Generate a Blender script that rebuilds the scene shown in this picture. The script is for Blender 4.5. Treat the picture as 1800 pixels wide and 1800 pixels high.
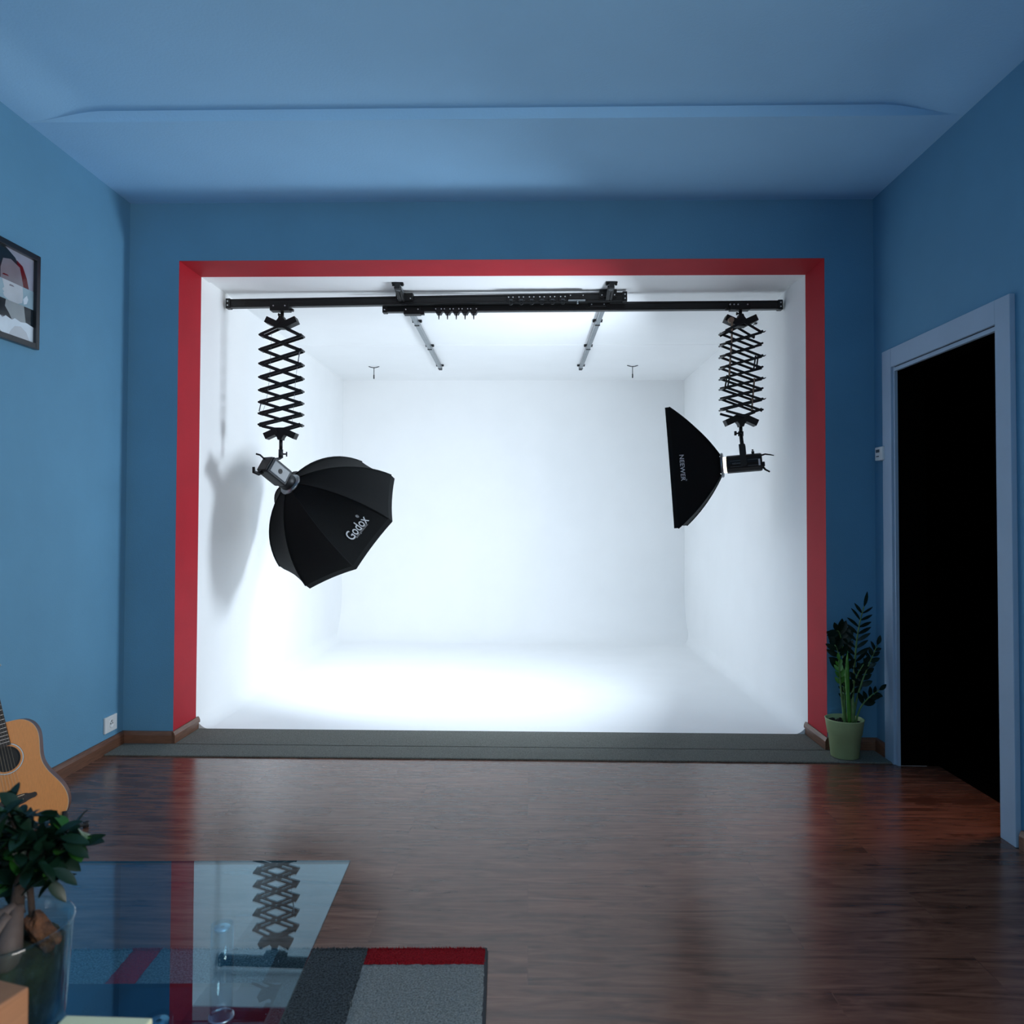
import bpy, bmesh, math, random
from mathutils import Vector, Matrix
for o in list(bpy.data.objects): bpy.data.objects.remove(o, do_unlink=True)
C = bpy.context.scene.collection
PI = math.pi
rnd = random.Random(7)

# ------------------------------------------------------------------ camera
cam_d = bpy.data.cameras.new('camera'); cam = bpy.data.objects.new('camera', cam_d); C.objects.link(cam)
bpy.context.scene.camera = cam
cam_d.sensor_width = 36; cam_d.lens = 27.0; cam_d.shift_y = -0.01283; cam_d.clip_start = 0.05
YAW, PIT, ROL = .022, .023, .0031
fw = Vector((-math.sin(YAW)*math.cos(PIT), math.cos(YAW)*math.cos(PIT), math.sin(PIT)))
rt = Vector((math.cos(YAW), math.sin(YAW), 0)); up = rt.cross(fw)
R = Matrix((rt, up, -fw)).transposed() @ Matrix.Rotation(ROL, 3, 'Z')
cam.matrix_world = Matrix.Translation((0, 0, 1.27)) @ R.to_4x4()
cam_d.dof.use_dof = True; cam_d.dof.focus_distance = 4.9; cam_d.dof.aperture_fstop = 7.0

# ------------------------------------------------------------------ world, light, exposure
sc = bpy.context.scene
sc.view_settings.view_transform = 'Standard'; sc.view_settings.look = 'None'
sc.view_settings.exposure = 0.0; sc.view_settings.gamma = 1.0; sc.view_settings.use_curve_mapping = False
w = bpy.data.worlds.new('world'); sc.world = w; w.use_nodes = True
w.node_tree.nodes['Background'].inputs[0].default_value = (.55, .7, .9, 1)
w.node_tree.nodes['Background'].inputs[1].default_value = .25
OCTA_POWER, RECT_POWER = 16.5, 58.0          # emission of the two softbox diffusers
SOFT_COL = (.78, .90, 1.02)
def area_light(name, loc, rot, sx, sy, energy, col, spread=PI):
    d = bpy.data.lights.new(name, 'AREA'); d.shape = 'RECTANGLE'; d.size = sx; d.size_y = sy
    d.energy = energy; d.color = col; d.spread = spread
    o = bpy.data.objects.new(name, d); C.objects.link(o); o.location = loc; o.rotation_euler = rot
    return o
# fill light through the unseen window behind the camera, plus an added right-wall one
area_light('unseen_window_fill', (-1.1, -2.62, 1.55), (PI/2, 0, 0), 1.2, 1.4, 20, (1.0, .97, .92))
area_light('unseen_window_fill', (1.96, -.6, 1.55), (PI/2, 0, PI/2), 1.4, 1.4, 118, (1.0, .95, .88))
# warm lamp of the hallway behind the open door
sd = bpy.data.lights.new('hallway_lamp', 'SPOT'); sd.energy = 75; sd.color = (1, .40, .13); sd.spot_size = math.radians(75); sd.spot_blend = .9; sd.shadow_soft_size = .25
so = bpy.data.objects.new('hallway_lamp', sd); C.objects.link(so); so.location = (2.75, 3.45, 2.25)
so.rotation_euler = (Vector((1.35, 2.35, 0)) - so.location).to_track_quat('-Z', 'Y').to_euler()

# ------------------------------------------------------------------ materials
def lin(r, g, b):
    f = lambda c: (c/255/12.92) if c/255 <= .04045 else ((c/255+.055)/1.055)**2.4
    return (f(r), f(g), f(b), 1)
def mat(name, col, rough=.6, metal=0, spec=.5, noise=.0, nscale=30, bump=0, bscale=60, trans=0, ior=1.5, stretch=None, col2=None, coat=0, detail=4):
    m = bpy.data.materials.new(name); m.use_nodes = True
    nt = m.node_tree; b = nt.nodes['Principled BSDF']
    b.inputs['Roughness'].default_value = rough; b.inputs['Metallic'].default_value = metal
    b.inputs['Specular IOR Level'].default_value = spec; b.inputs['Transmission Weight'].default_value = trans
    b.inputs['IOR'].default_value = ior; b.inputs['Coat Weight'].default_value = coat
    tc = nt.nodes.new('ShaderNodeTexCoord'); mp = nt.nodes.new('ShaderNodeMapping')
    nt.links.new(tc.outputs['Object'], mp.inputs[0])
    if stretch: mp.inputs['Scale'].default_value = stretch
    if len(col) == 3: col = (*col, 1)
    n = nt.nodes.new('ShaderNodeTexNoise'); n.inputs['Scale'].default_value = nscale; n.inputs['Detail'].default_value = detail
    nt.links.new(mp.outputs[0], n.inputs['Vector'])
    cr = nt.nodes.new('ShaderNodeValToRGB'); cr.color_ramp.elements[0].position = .3; cr.color_ramp.elements[1].position = .7
    c2 = col2 if col2 else tuple(min(1, c*(1+noise)) for c in col[:3])+(1,)
    c1 = col if col2 else tuple(c*(1-noise) for c in col[:3])+(1,)
    cr.color_ramp.elements[0].color = c1; cr.color_ramp.elements[1].color = c2
    nt.links.new(n.outputs['Fac'], cr.inputs[0]); nt.links.new(cr.outputs[0], b.inputs['Base Color'])
    if bump:
        n2 = nt.nodes.new('ShaderNodeTexNoise'); n2.inputs['Scale'].default_value = bscale; n2.inputs['Detail'].default_value = 3
        nt.links.new(mp.outputs[0], n2.inputs['Vector'])
        bp = nt.nodes.new('ShaderNodeBump'); bp.inputs['Strength'].default_value = bump; bp.inputs['Distance'].default_value = .01
        nt.links.new(n2.outputs['Fac'], bp.inputs['Height']); nt.links.new(bp.outputs[0], b.inputs['Normal'])
    return m
def emis(name, col, s):
    m = bpy.data.materials.new(name); m.use_nodes = True; nt = m.node_tree
    b = nt.nodes['Principled BSDF']; b.inputs['Base Color'].default_value = (.8, .8, .8, 1)
    b.inputs['Emission Color'].default_value = (*col, 1); b.inputs['Emission Strength'].default_value = s
    return m
def glass(name, tint, ior=1.5, rough=0.0, refl=(1, 1, 1)):
    m = bpy.data.materials.new(name); m.use_nodes = True; nt = m.node_tree; nt.nodes.clear()
    out = nt.nodes.new('ShaderNodeOutputMaterial'); mx = nt.nodes.new('ShaderNodeMixShader')
    tr = nt.nodes.new('ShaderNodeBsdfTransparent'); gl = nt.nodes.new('ShaderNodeBsdfGlossy'); fr = nt.nodes.new('ShaderNodeFresnel')
    tr.inputs[0].default_value = (*tint, 1); gl.inputs['Roughness'].default_value = rough; gl.inputs[0].default_value = (*refl, 1)
    geo = nt.nodes.new('ShaderNodeNewGeometry'); inv = nt.nodes.new('ShaderNodeMath'); inv.operation = 'MULTIPLY_ADD'
    # the same reflectance seen from inside and from outside: no total reflection, as light is not bent
    inv.inputs[1].default_value = 1/ior-ior; inv.inputs[2].default_value = ior
    nt.links.new(geo.outputs['Backfacing'], inv.inputs[0]); nt.links.new(inv.outputs[0], fr.inputs['IOR'])
    fr.inputs['IOR'].default_value = ior
    nt.links.new(fr.outputs[0], mx.inputs[0]); nt.links.new(tr.outputs[0], mx.inputs[1]); nt.links.new(gl.outputs[0], mx.inputs[2])
    nt.links.new(mx.outputs[0], out.inputs[0])
    return m

M = {}
M['wall'] = mat('blue_wall_paint', (.108, .29, .45), .75, noise=.04, nscale=3, bump=.12, bscale=160)
M['ceil'] = mat('pale_ceiling_paint', (.33, .62, .90), .8, noise=.03, nscale=2, bump=.1, bscale=90)
M['red'] = mat('red_reveal_paint', (.42, .010, .022), .7, spec=.25, noise=.06, nscale=5, bump=.08, bscale=120)
M['white'] = mat('white_alcove_paint', (.925, .93, .93), .7, noise=.012, nscale=3, bump=.03, bscale=40)
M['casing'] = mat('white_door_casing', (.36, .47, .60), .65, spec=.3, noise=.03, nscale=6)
M['hall'] = mat('hallway_darkness', (.002, .002, .002), 1, spec=0)  # hallway darkness put into a near-black colour, despite its lamp
M['base'] = mat('walnut_skirting', lin(120, 82, 62), .4, noise=.25, nscale=9, stretch=(2, 2, 40))
M['base_y'] = mat('walnut_skirting_y', lin(120, 82, 62), .4, col2=lin(84, 56, 42), nscale=6, stretch=(30, 2, 40))
M['black'] = mat('black_anodised_aluminium', (.005, .0055, .006), .42, noise=.1, spec=.35)
M['blackmat'] = mat('black_plastic', (.005, .005, .0055), .5, spec=.3)
M['fabric'] = mat('black_softbox_fabric', (.0035, .0045, .005), .75, noise=.15, nscale=80, bump=.15, bscale=300, spec=.18)
M['darkgrey'] = mat('dark_grey_plastic', (.012, .015, .018), .45, spec=.35)
M['grey'] = mat('grey_panel_plastic', (.05, .065, .08), .4)
M['alu'] = mat('satin_aluminium', (.26, .29, .31), .35, metal=.85, noise=.08, nscale=14)
M['steel'] = mat('steel_screw', (.6, .62, .64), .3, metal=.9)
M['silver'] = mat('silver_lining', (.7, .7, .7), .4, metal=.6)
M['print'] = mat('white_lettering', (.62, .64, .66), .6)
M['printdim'] = mat('grey_lettering', (.16, .165, .17), .6)
M['octa_face'] = emis('octabox_diffuser', SOFT_COL, OCTA_POWER)
M['rect_face'] = emis('softbox_diffuser', SOFT_COL, RECT_POWER)
M['tube'] = emis('modelling_lamp', (1, .93, .74), 3.0)
M['strap'] = mat('beige_strap', lin(150, 130, 112), .9, noise=.1)
M['carpet'] = mat('grey_felt_carpet', (.11, .115, .10), .95, col2=(.23, .235, .21, 1), nscale=160, bump=.6, bscale=260, spec=.1)
M['plate'] = mat('white_plastic', (.72, .74, .74), .35)
M['hole'] = mat('dark_socket_hole', (.02, .02, .02), .7)
M['pot'] = mat('sage_green_pot', lin(170, 188, 138), .55, noise=.08, nscale=12)
M['soil'] = mat('dark_soil', (.018, .012, .010), .95, noise=.5, nscale=60, bump=1, bscale=60)
M['leafd'] = mat('dark_glossy_leaf', (.003, .016, .009), .4, spec=.3, noise=.3, nscale=20)
M['leafl'] = mat('fresh_green_leaf', (.07, .24, .03), .35, noise=.2, nscale=20)
M['stem'] = mat('pale_green_stem', (.10, .20, .06), .45, noise=.25, nscale=40)
M['bark'] = mat('brown_bark', (.016, .009, .006), .9, noise=.5, nscale=30, bump=1, bscale=50)
M['root'] = mat('grey_brown_root', (.06, .043, .038), .7, noise=.25, nscale=14, bump=.4, bscale=30)
M['moss'] = mat('dark_moss', (.008, .013, .004), .95, noise=.6, nscale=45, bump=1, bscale=60)
M['spruce'] = mat('spruce_guitar_top', lin(226, 146, 76), .35, noise=.06, nscale=5, stretch=(60, 60, 1.5))
M['mahog'] = mat('brown_guitar_side', lin(96, 52, 30), .35, noise=.15, nscale=20)
M['bind'] = mat('pale_binding', lin(205, 180, 150), .4)
M['rosew'] = mat('dark_rosewood', (.020, .013, .012), .45, noise=.3, nscale=40)
M['pearl'] = mat('pearl_inlay', (.62, .68, .70), .25)
M['fret'] = mat('nickel_fret', (.5, .45, .42), .35, metal=.9)
M['string'] = mat('bronze_string', (.32, .27, .20), .4, metal=.8)
M['rubber'] = mat('black_rubber', (.012, .012, .013), .7)
M['frameblk'] = mat('black_picture_frame', (.010, .014, .020), .28)
M['glasst'] = glass('clear_table_glass', (.74, .90, .97), 1.62, 0.0, (.70, .90, 1.0))
M['glasse'] = mat('dark_green_glass_edge', (.006, .03, .04), .15)
M['glasss'] = glass('tinted_shelf_glass', (.13, .30, .42), 1.5)
M['glassv'] = glass('clear_vase_glass', (.88, .95, .95), 1.45)
M['acryl'] = glass('clear_acrylic', (.72, .86, .92), 1.5, .03)
M['woodb'] = mat('light_wood_block', lin(140, 98, 70), .6, noise=.1, nscale=6, stretch=(3, 3, 30))
M['cream'] = mat('cream_wood_block', lin(200, 204, 172), .5, noise=.05, nscale=8)

def floor_mat():
    m = bpy.data.materials.new('laminate_planks'); m.use_nodes = True; nt = m.node_tree; b = nt.nodes['Principled BSDF']
    N = nt.nodes.new; L = nt.links.new
    tc = N('ShaderNodeTexCoord')
    br = N('ShaderNodeTexBrick'); br.inputs['Scale'].default_value = 1.0
    br.inputs['Brick Width'].default_value = 1.29; br.inputs['Row Height'].default_value = .192
    br.inputs['Mortar Size'].default_value = .0012; br.inputs['Mortar Smooth'].default_value = .3; br.offset = .37
    br.inputs['Color1'].default_value = (.25, .25, .25, 1); br.inputs['Color2'].default_value = (.8, .8, .8, 1); br.inputs['Mortar'].default_value = (0, 0, 0, 1)
    L(tc.outputs['Object'], br.inputs['Vector'])
    mp = N('ShaderNodeMapping'); mp.inputs['Scale'].default_value = (1.0, 8.5, 1)
    ad = N('ShaderNodeVectorMath'); ad.operation = 'MULTIPLY_ADD'
    L(br.outputs['Color'], ad.inputs[0]); ad.inputs[1].default_value = (7, 3, 0); L(tc.outputs['Object'], ad.inputs[2])
    L(ad.outputs[0], mp.inputs[0])
    n = N('ShaderNodeTexNoise'); n.inputs['Scale'].default_value = 2.6; n.inputs['Detail'].default_value = 5; n.inputs['Distortion'].default_value = 1.4; n.inputs['Roughness'].default_value = .62
    L(mp.outputs[0], n.inputs['Vector'])
    mp2 = N('ShaderNodeMapping'); mp2.inputs['Scale'].default_value = (1, 2.2, 1); L(ad.outputs[0], mp2.inputs[0])
    n2 = N('ShaderNodeTexNoise'); n2.inputs['Scale'].default_value = 5; n2.inputs['Detail'].default_value = 2; L(mp2.outputs[0], n2.inputs['Vector'])
    cr = N('ShaderNodeValToRGB'); e = cr.color_ramp.elements
    e[0].position = .30; e[0].color = lin(78, 52, 44); e[1].position = .72; e[1].color = lin(136, 96, 80)
    e2 = cr.color_ramp.elements.new(.5); e2.color = lin(112, 76, 62)
    L(n.outputs['Fac'], cr.inputs[0])
    cr2 = N('ShaderNodeValToRGB'); cr2.color_ramp.elements[0].position = .28; cr2.color_ramp.elements[0].color = (.55, .5, .5, 1); cr2.color_ramp.elements[1].position = .42; cr2.color_ramp.elements[1].color = (1, 1, 1, 1)
    L(n2.outputs['Fac'], cr2.inputs[0])
    mx = N('ShaderNodeMix'); mx.data_type = 'RGBA'; mx.blend_type = 'MULTIPLY'; mx.inputs['Factor'].default_value = 1
    L(cr.outputs[0], mx.inputs['A']); L(cr2.outputs[0], mx.inputs['B'])
    mx2 = N('ShaderNodeMix'); mx2.data_type = 'RGBA'; mx2.blend_type = 'MULTIPLY'; mx2.inputs['Factor'].default_value = .28
    L(mx.outputs['Result'], mx2.inputs['A']); L(br.outputs['Color'], mx2.inputs['B'])
    L(mx2.outputs['Result'], b.inputs['Base Color'])
    rr = N('ShaderNodeMapRange'); rr.inputs['To Min'].default_value = .17; rr.inputs['To Max'].default_value = .27
    L(n.outputs['Fac'], rr.inputs['Value']); L(rr.outputs[0], b.inputs['Roughness'])
    b.inputs['Specular IOR Level'].default_value = .5
    bp = N('ShaderNodeBump'); bp.inputs['Strength'].default_value = .12; bp.inputs['Distance'].default_value = .002
    L(n.outputs['Fac'], bp.inputs['Height']); L(bp.outputs[0], b.inputs['Normal'])
    return m
M['floor'] = floor_mat()

# ------------------------------------------------------------------ helpers
class MB:
    def __init__(s): s.v = []; s.f = []; s.m = []; s.sm = []
    def add(s, vs, fs, mi=0, smooth=False):
        k = len(s.v); s.v += [Vector(p) for p in vs]
        for f in fs: s.f.append([k+i for i in f]); s.m.append(mi); s.sm.append(smooth)
        return s
    def box(s, a, b, mi=0, fr=None):
        x0, y0, z0 = a; x1, y1, z1 = b
        vs = [(x0,y0,z0),(x1,y0,z0),(x1,y1,z0),(x0,y1,z0),(x0,y0,z1),(x1,y0,z1),(x1,y1,z1),(x0,y1,z1)]
        if fr: vs = [fr @ Vector(v) for v in vs]
        return s.add(vs, [(0,3,2,1),(4,5,6,7),(0,1,5,4),(1,2,6,5),(2,3,7,6),(3,0,4,7)], mi)
    def bbox(s, a, b, bev=.003, mi=0, fr=None, seg=2):     # box with bevelled edges
        bm = bmesh.new(); bmesh.ops.create_cube(bm, size=1)
        for v in bm.verts: v.co = Vector(((a[i]+b[i])/2 + v.co[i]*(b[i]-a[i]) for i in range(3)))
        bmesh.ops.bevel(bm, geom=list(bm.edges), offset=bev, segments=seg, profile=.6, affect='EDGES')
        bm.verts.index_update()
        vs = [(fr @ v.co) if fr else v.co.copy() for v in bm.verts]; fs = [[v.index for v in f.verts] for f in bm.faces]
        bm.free(); return s.add(vs, fs, mi)
    def cyl(s, p, q, r, r2=None, n=16, mi=0, caps=True):
        p = Vector(p); q = Vector(q); r2 = r if r2 is None else r2
        d = (q-p).normalized(); a = d.orthogonal().normalized(); b = d.cross(a)
        vs = []
        for c, rr in ((p, r), (q, r2)):
            for i in range(n):
                t = 2*PI*i/n; vs.append(c+(a*math.cos(t)+b*math.sin(t))*rr)
        s.add(vs, [(i, (i+1) % n, n+(i+1) % n, n+i) for i in range(n)], mi, True)
        if caps: s.add(vs[:n], [tuple(range(n-1, -1, -1))], mi); s.add(vs[n:], [tuple(range(n))], mi)
        return s
    def tube(s, pts, r, n=8, mi=0, caps=True):
        pts = [Vector(p) for p in pts]; k = len(pts); vs = []
        rs = r if isinstance(r, (list, tuple)) else [r]*k
        ref = None
        for i, p in enumerate(pts):
            d = (pts[min(i+1, k-1)]-pts[max(i-1, 0)]).normalized()
            a = d.orthogonal() if ref is None else (ref - d*ref.dot(d))
            a.normalize(); ref = a; b = d.cross(a)
            for j in range(n):
                t = 2*PI*j/n; vs.append(p+(a*math.cos(t)+b*math.sin(t))*rs[i])
        fs = [(i*n+j, i*n+(j+1) % n, (i+1)*n+(j+1) % n, (i+1)*n+j) for i in range(k-1) for j in range(n)]
        if caps: fs += [tuple(range(n-1, -1, -1)), tuple((k-1)*n+j for j in range(n))]
        return s.add(vs, fs, mi, True)
    def lathe(s, prof, c, n=40, mi=0, fr=None):
        vs = []
        for r, z in prof:
            for j in range(n):
                t = 2*PI*j/n; v = Vector((r*math.cos(t), r*math.sin(t), z)); vs.append((fr @ v if fr else v)+Vector(c))
        return s.add(vs, [(i*n+j, i*n+(j+1) % n, (i+1)*n+(j+1) % n, (i+1)*n+j) for i in range(len(prof)-1) for j in range(n)], mi, True)
    def bar(s, p, q, wdt, thk, nrm, mi=0):                 # flat bar from p to q
        p = Vector(p); q = Vector(q); d = (q-p).normalized(); n = Vector(nrm); n = (n-d*n.dot(d)).normalized(); a = d.cross(n)
        vs = [c+a*sx*wdt/2+n*sy*thk/2 for c in (p, q) for sx, sy in ((-1,-1),(1,-1),(1,1),(-1,1))]
        return s.add(vs, [(0,1,2,3),(7,6,5,4),(0,4,5,1),(1,5,6,2),(2,6,7,3),(3,7,4,0)], mi)
    def grid(s, fn, nu, nv, mi=0, smooth=True, flip=False):
        vs = [fn(i/nu, j/nv) for j in range(nv+1) for i in range(nu+1)]
        fs = [(j*(nu+1)+i, j*(nu+1)+i+1, (j+1)*(nu+1)+i+1, (j+1)*(nu+1)+i) for j in range(nv) for i in range(nu)]
        if flip: fs = [f[::-1] for f in fs]
        return s.add(vs, fs, mi, smooth)
    def prism(s, poly, fn0, fn1, mi=0, mi_side=None):      # polygon between two mappings
        n = len(poly); vs = [fn0(p) for p in poly]+[fn1(p) for p in poly]
        s.add(vs, [tuple(range(n)), tuple(range(2*n-1, n-1, -1))], mi)
        return s.add(vs, [(i, (i+1) % n, n+(i+1) % n, n+i) for i in range(n)], mi if mi_side is None else mi_side)
    def center(s):
        xs = [v.x for v in s.v]; ys = [v.y for v in s.v]; zs = [v.z for v in s.v]
        return Vector(((min(xs)+max(xs))/2, (min(ys)+max(ys))/2, min(zs)))
ORG = {}
def part(name, mb, m, parent=None, label=None, loc=None, recalc=True, kind=None, split=False):
    if split:                                            # every separate piece becomes an object of its own
        uf = list(range(len(mb.v)))
        def find(i):
            while uf[i] != i: uf[i] = uf[uf[i]]; i = uf[i]
            return i
        key = {}
        for i, v in enumerate(mb.v):
            k = (round(v.x, 5), round(v.y, 5), round(v.z, 5)); j = key.setdefault(k, i); uf[find(i)] = find(j)
        for f in mb.f:
            for a in f[1:]: uf[find(a)] = find(f[0])
        comp = {}
        for fi, f in enumerate(mb.f): comp.setdefault(find(f[0]), []).append(fi)
        out = None
        for fl in comp.values():
            q = MB()
            for fi in fl: q.add([mb.v[i] for i in mb.f[fi]], [tuple(range(len(mb.f[fi])))], mb.m[fi], mb.sm[fi])
            out = part(name, q, m, parent, label=label, recalc=True)
        return out
    """link mb (in world metres) as ONE mesh object"""
    o0 = Vector(loc) if loc is not None else (mb.center() if parent is None else ORG[parent.name])
    me = bpy.data.meshes.new(name)
    me.from_pydata([tuple(v-o0) for v in mb.v], [], mb.f)
    for mm in (m if isinstance(m, (list, tuple)) else [m]): me.materials.append(mm)
    for i, p in enumerate(me.polygons): p.material_index = mb.m[i]; p.use_smooth = mb.sm[i]
    if recalc:
        bm = bmesh.new(); bm.from_mesh(me); bmesh.ops.remove_doubles(bm, verts=bm.verts, dist=1e-5)
        bmesh.ops.recalc_face_normals(bm, faces=bm.faces); bm.to_mesh(me); bm.free()
    o = bpy.data.objects.new(name, me); C.objects.link(o)
    if parent: o.parent = parent; o.location = o0-ORG[parent.name]
    else: o.location = o0
    ORG[o.name] = o0
    if label: o['label'] = label
    if kind: o['kind'] = kind
    return o
def tag(o, label, cat, group=None):
    o['label'] = label; o['category'] = cat
    if group: o['group'] = group
    return o
def thing(name, loc, label, cat, group=None):
    o = bpy.data.objects.new(name, None); C.objects.link(o); o.location = loc; o.empty_display_size = .1
    ORG[o.name] = Vector(loc); return tag(o, label, cat, group)
def struct(name, mb, m, parent=None, **k):
    return part(name, mb, m, parent, kind='structure', loc=(0, 0, 0) if parent is None else None, **k)
def copy_thing(src, delta, label):
    r = src.copy(); C.objects.link(r); r.location = src.location+Vector(delta); r['label'] = label
    for ch in src.children:
        c = ch.copy(); C.objects.link(c); c.parent = r
        for g in ch.children:
            d = g.copy(); C.objects.link(d); d.parent = c
    return r
def text_part(name, body, size, fn, m, parent, offset=0.0, shear=0, spacing=1.0):
    """flat lettering; fn maps the text's own x,y (metres) to world points"""
    cu = bpy.data.curves.new('tmp', 'FONT'); cu.body = body; cu.size = size; cu.align_x = 'CENTER'; cu.align_y = 'CENTER'
    cu.offset = offset; cu.shear = shear; cu.space_character = spacing; cu.resolution_u = 3
    o = bpy.data.objects.new('tmp', cu); C.objects.link(o); bpy.context.view_layer.update()
    me = bpy.data.meshes.new_from_object(o.evaluated_get(bpy.context.evaluated_depsgraph_get()))
    mb = MB(); mb.add([fn(v.co.x, v.co.y) for v in me.vertices], [list(p.vertices) for p in me.polygons])
    bpy.data.objects.remove(o, do_unlink=True); bpy.data.curves.remove(cu); bpy.data.meshes.remove(me)
    return part(name, mb, m, parent)

# ------------------------------------------------------------------ room
XL, XR, D, ZC, YR = -2.2586, 1.9007, 4.2581, 3.0336, -2.5
OL, OR_, OT, DI = -1.9754, 1.6324, 2.7061, 4.5496
YB = 8.1
mb = MB(); mb.add([(XL-.12, YR-.12, 0), (XR, YR-.12, 0), (XR, DI+.02, 0), (XL-.12, DI+.02, 0)], [(0,1,2,3)])
struct('floor', mb, M['floor'])
# left wall
mb = MB(); mb.box((XL-.12, YR, 0), (XL, D+.12, ZC+.1)); struct('wall_left', mb, M['wall'])
# right wall with the doorway
dy0, dy1, dz = 3.128, 4.02, 2.052
mb = MB(); mb.box((XR, YR, 0), (XR+.14, -1.3, ZC+.1)); mb.box((XR, .1, 0), (XR+.14, dy0, ZC+.1)); mb.box((XR, -1.3, 0), (XR+.14, .1, .85)); mb.box((XR, -1.3, 2.25), (XR+.14, .1, ZC+.1)); mb.box((XR, dy1, 0), (XR+.14, D+.12, ZC+.1)); mb.box((XR, dy0, dz), (XR+.14, dy1, ZC+.1))
struct('wall_right', mb, M['wall'])
# back wall with the wide opening, its reveal painted red
mb = MB()
mb.box((XL, D, 0), (OL, DI, ZC+.1)); mb.box((OR_, D, 0), (XR, DI, ZC+.1)); mb.box((OL, D, OT), (OR_, DI, ZC+.1))
def quad(a, b, c, d): mb.add([a, b, c, d], [(0,1,2,3)], 1)
e = .0008
quad((OL+e, D-e, 0), (OL+e, DI+.0, 0), (OL+e, DI, OT-e), (OL+e, D-e, OT-e))
quad((OR_-e, D-e, 0), (OR_-e, DI, 0), (OR_-e, DI, OT-e), (OR_-e, D-e, OT-e))
quad((OL+e, D-e, OT-e), (OR_-e, D-e, OT-e), (OR_-e, DI, OT-e), (OL+e, DI, OT-e))
struct('wall_back', mb, [M['wall'], M['red']], recalc=False)
# wall behind the camera with a window, and an unseen window added in the right wall for fill
wz0, wz1 = .85, 2.25
mb = MB(); mb.box((XL, YR-.12, 0), (-1.7, YR, ZC+.1)); mb.box((-.5, YR-.12, 0), (XR, YR, ZC+.1)); mb.box((-1.7, YR-.12, 0), (-.5, YR, wz0)); mb.box((-1.7, YR-.12, wz1), (-.5, YR, ZC+.1))
struct('wall_front', mb, M['wall'])
mb = MB()
for x in (-1.7, -1.125, -.55): mb.box((x, YR-.09, wz0), (x+.05, YR-.03, wz1))
for z in (wz0, wz1-.05): mb.box((-1.65, YR-.09, z), (-.55, YR-.03, z+.05))
struct('window_1', mb, M['casing'])
mb = MB()
for y in (-1.3, -.625, .05): mb.box((XR+.07, y, wz0), (XR+.12, y+.05, wz1))
for z in (wz0, wz1-.05): mb.box((XR+.07, -1.25, z), (XR+.12, .05, z+.05))
struct('added_window', mb, M['casing'])  # unseen window, added to carry the side fill light
# ceiling with the slightly raised field and its bevelled step
mb = MB(); z0, z1 = ZC, ZC+.046
ys, ysf = 3.365, 3.357
def rise(x):                                        # the field fades out towards both side walls
    t = max(0, min(1, min((x-XL)/.34, (XR-x)/.36))); return z0+(z1-z0)*t*t*(3-2*t)
mb.grid(lambda u, v: Vector((XL+(XR-XL)*u, YR+(ysf-YR)*v, rise(XL+(XR-XL)*u))), 90, 1)
mb.grid(lambda u, v: Vector((XL+(XR-XL)*u, ysf+(ys-ysf)*v, rise(XL+(XR-XL)*u)*(1-v)+z0*v)), 90, 1)
mb.add([(XL, ys, z0), (XR, ys, z0), (XR, D+.02, z0), (XL, D+.02, z0)], [(0,1,2,3)])
mb.add([(XL-.1, YR-.1, ZC+.1), (XR+.1, YR-.1, ZC+.1), (XR+.1, D+.1, ZC+.1), (XL-.1, D+.1, ZC+.1)], [(0,1,2,3)])
struct('ceiling', mb, M['ceil'], recalc=False)
# alcove: one continuous white shell with coved floor edges
rc, rb = .09, .42
prof = [(OL, OT+.02)]+[(OL, z) for z in (2, 1, .4)]
prof += [(OL+rc-rc*math.cos(a*PI/16), rc-rc*math.sin(a*PI/16)) for a in range(0, 9)]
prof2 = [(OL+OR_-x, z) for x, z in prof[::-1]]
P2 = prof+prof2; mb = MB()
vs = [(x, y, z+.003) for y in (DI, YB) for x, z in P2]; n = len(P2)
mb.add(vs, [(i, i+1, n+i+1, n+i) for i in range(n-1)], 0, True)
pb = [(YB-rb, 0)]+[(YB-rb+rb*math.sin(a*PI/24), rb-rb*math.cos(a*PI/24)) for a in range(1, 13)]+[(YB, OT+.02)]
vs = [(x, y, z+.003) for x in (OL, OR_) for y, z in pb]; n = len(pb)
mb.add(vs, [(i, i+1, n+i+1, n+i) for i in range(n-1)], 0, True)
mb.add([(OL, DI, 0), (OR_, DI, 0), (OR_, DI, .003), (OL, DI, .003)], [(0,1,2,3)])
for sx in (0, 1):
    cp_ = [(OL+rc-rc*math.cos(a*PI/16), rc-rc*math.sin(a*PI/16)+.003) for a in range(0, 9)]+[(OL, 0)]
    if sx: cp_ = [(OL+OR_-x, z) for x, z in cp_]
    mb.add([(x, DI+.001, z) for x, z in cp_], [tuple(range(len(cp_)))])
struct('wall_alcove', mb, M['white'], recalc=False)
mb = MB()
mb.add([(OL, DI, OT), (OR_, DI, OT), (OR_, 4.66, OT), (OL, 4.66, OT), (OL, 4.66, OT+.009), (OR_, 4.66, OT+.009), (OR_, 6.43, OT+.009), (OL, 6.43, OT+.009),
        (OR_, 6.433, OT+.0065), (OL, 6.433, OT+.0065), (OR_, YB, OT+.0065), (OL, YB, OT+.0065)],
       [(0,1,2,3), (3,2,5,4), (4,5,6,7), (7,6,8,9), (9,8,10,11)])
mb.box((OL-.1, DI, OT+.03), (OR_+.1, YB+.1, OT+.12))
struct('ceiling_alcove', mb, M['white'], recalc=False)
mb = MB(); mb.box((OL-.12, DI, -.1), (OL-.01, YB+.1, OT+.12)); mb.box((OR_+.01, DI, -.1), (OR_+.12, YB+.1, OT+.12)); mb.box((OL-.1, YB+.01, -.1), (OR_+.1, YB+.12, OT+.12))
mb.box((OL-.1, DI+.03, -.12), (OR_+.1, YB+.1, -.02))
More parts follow.
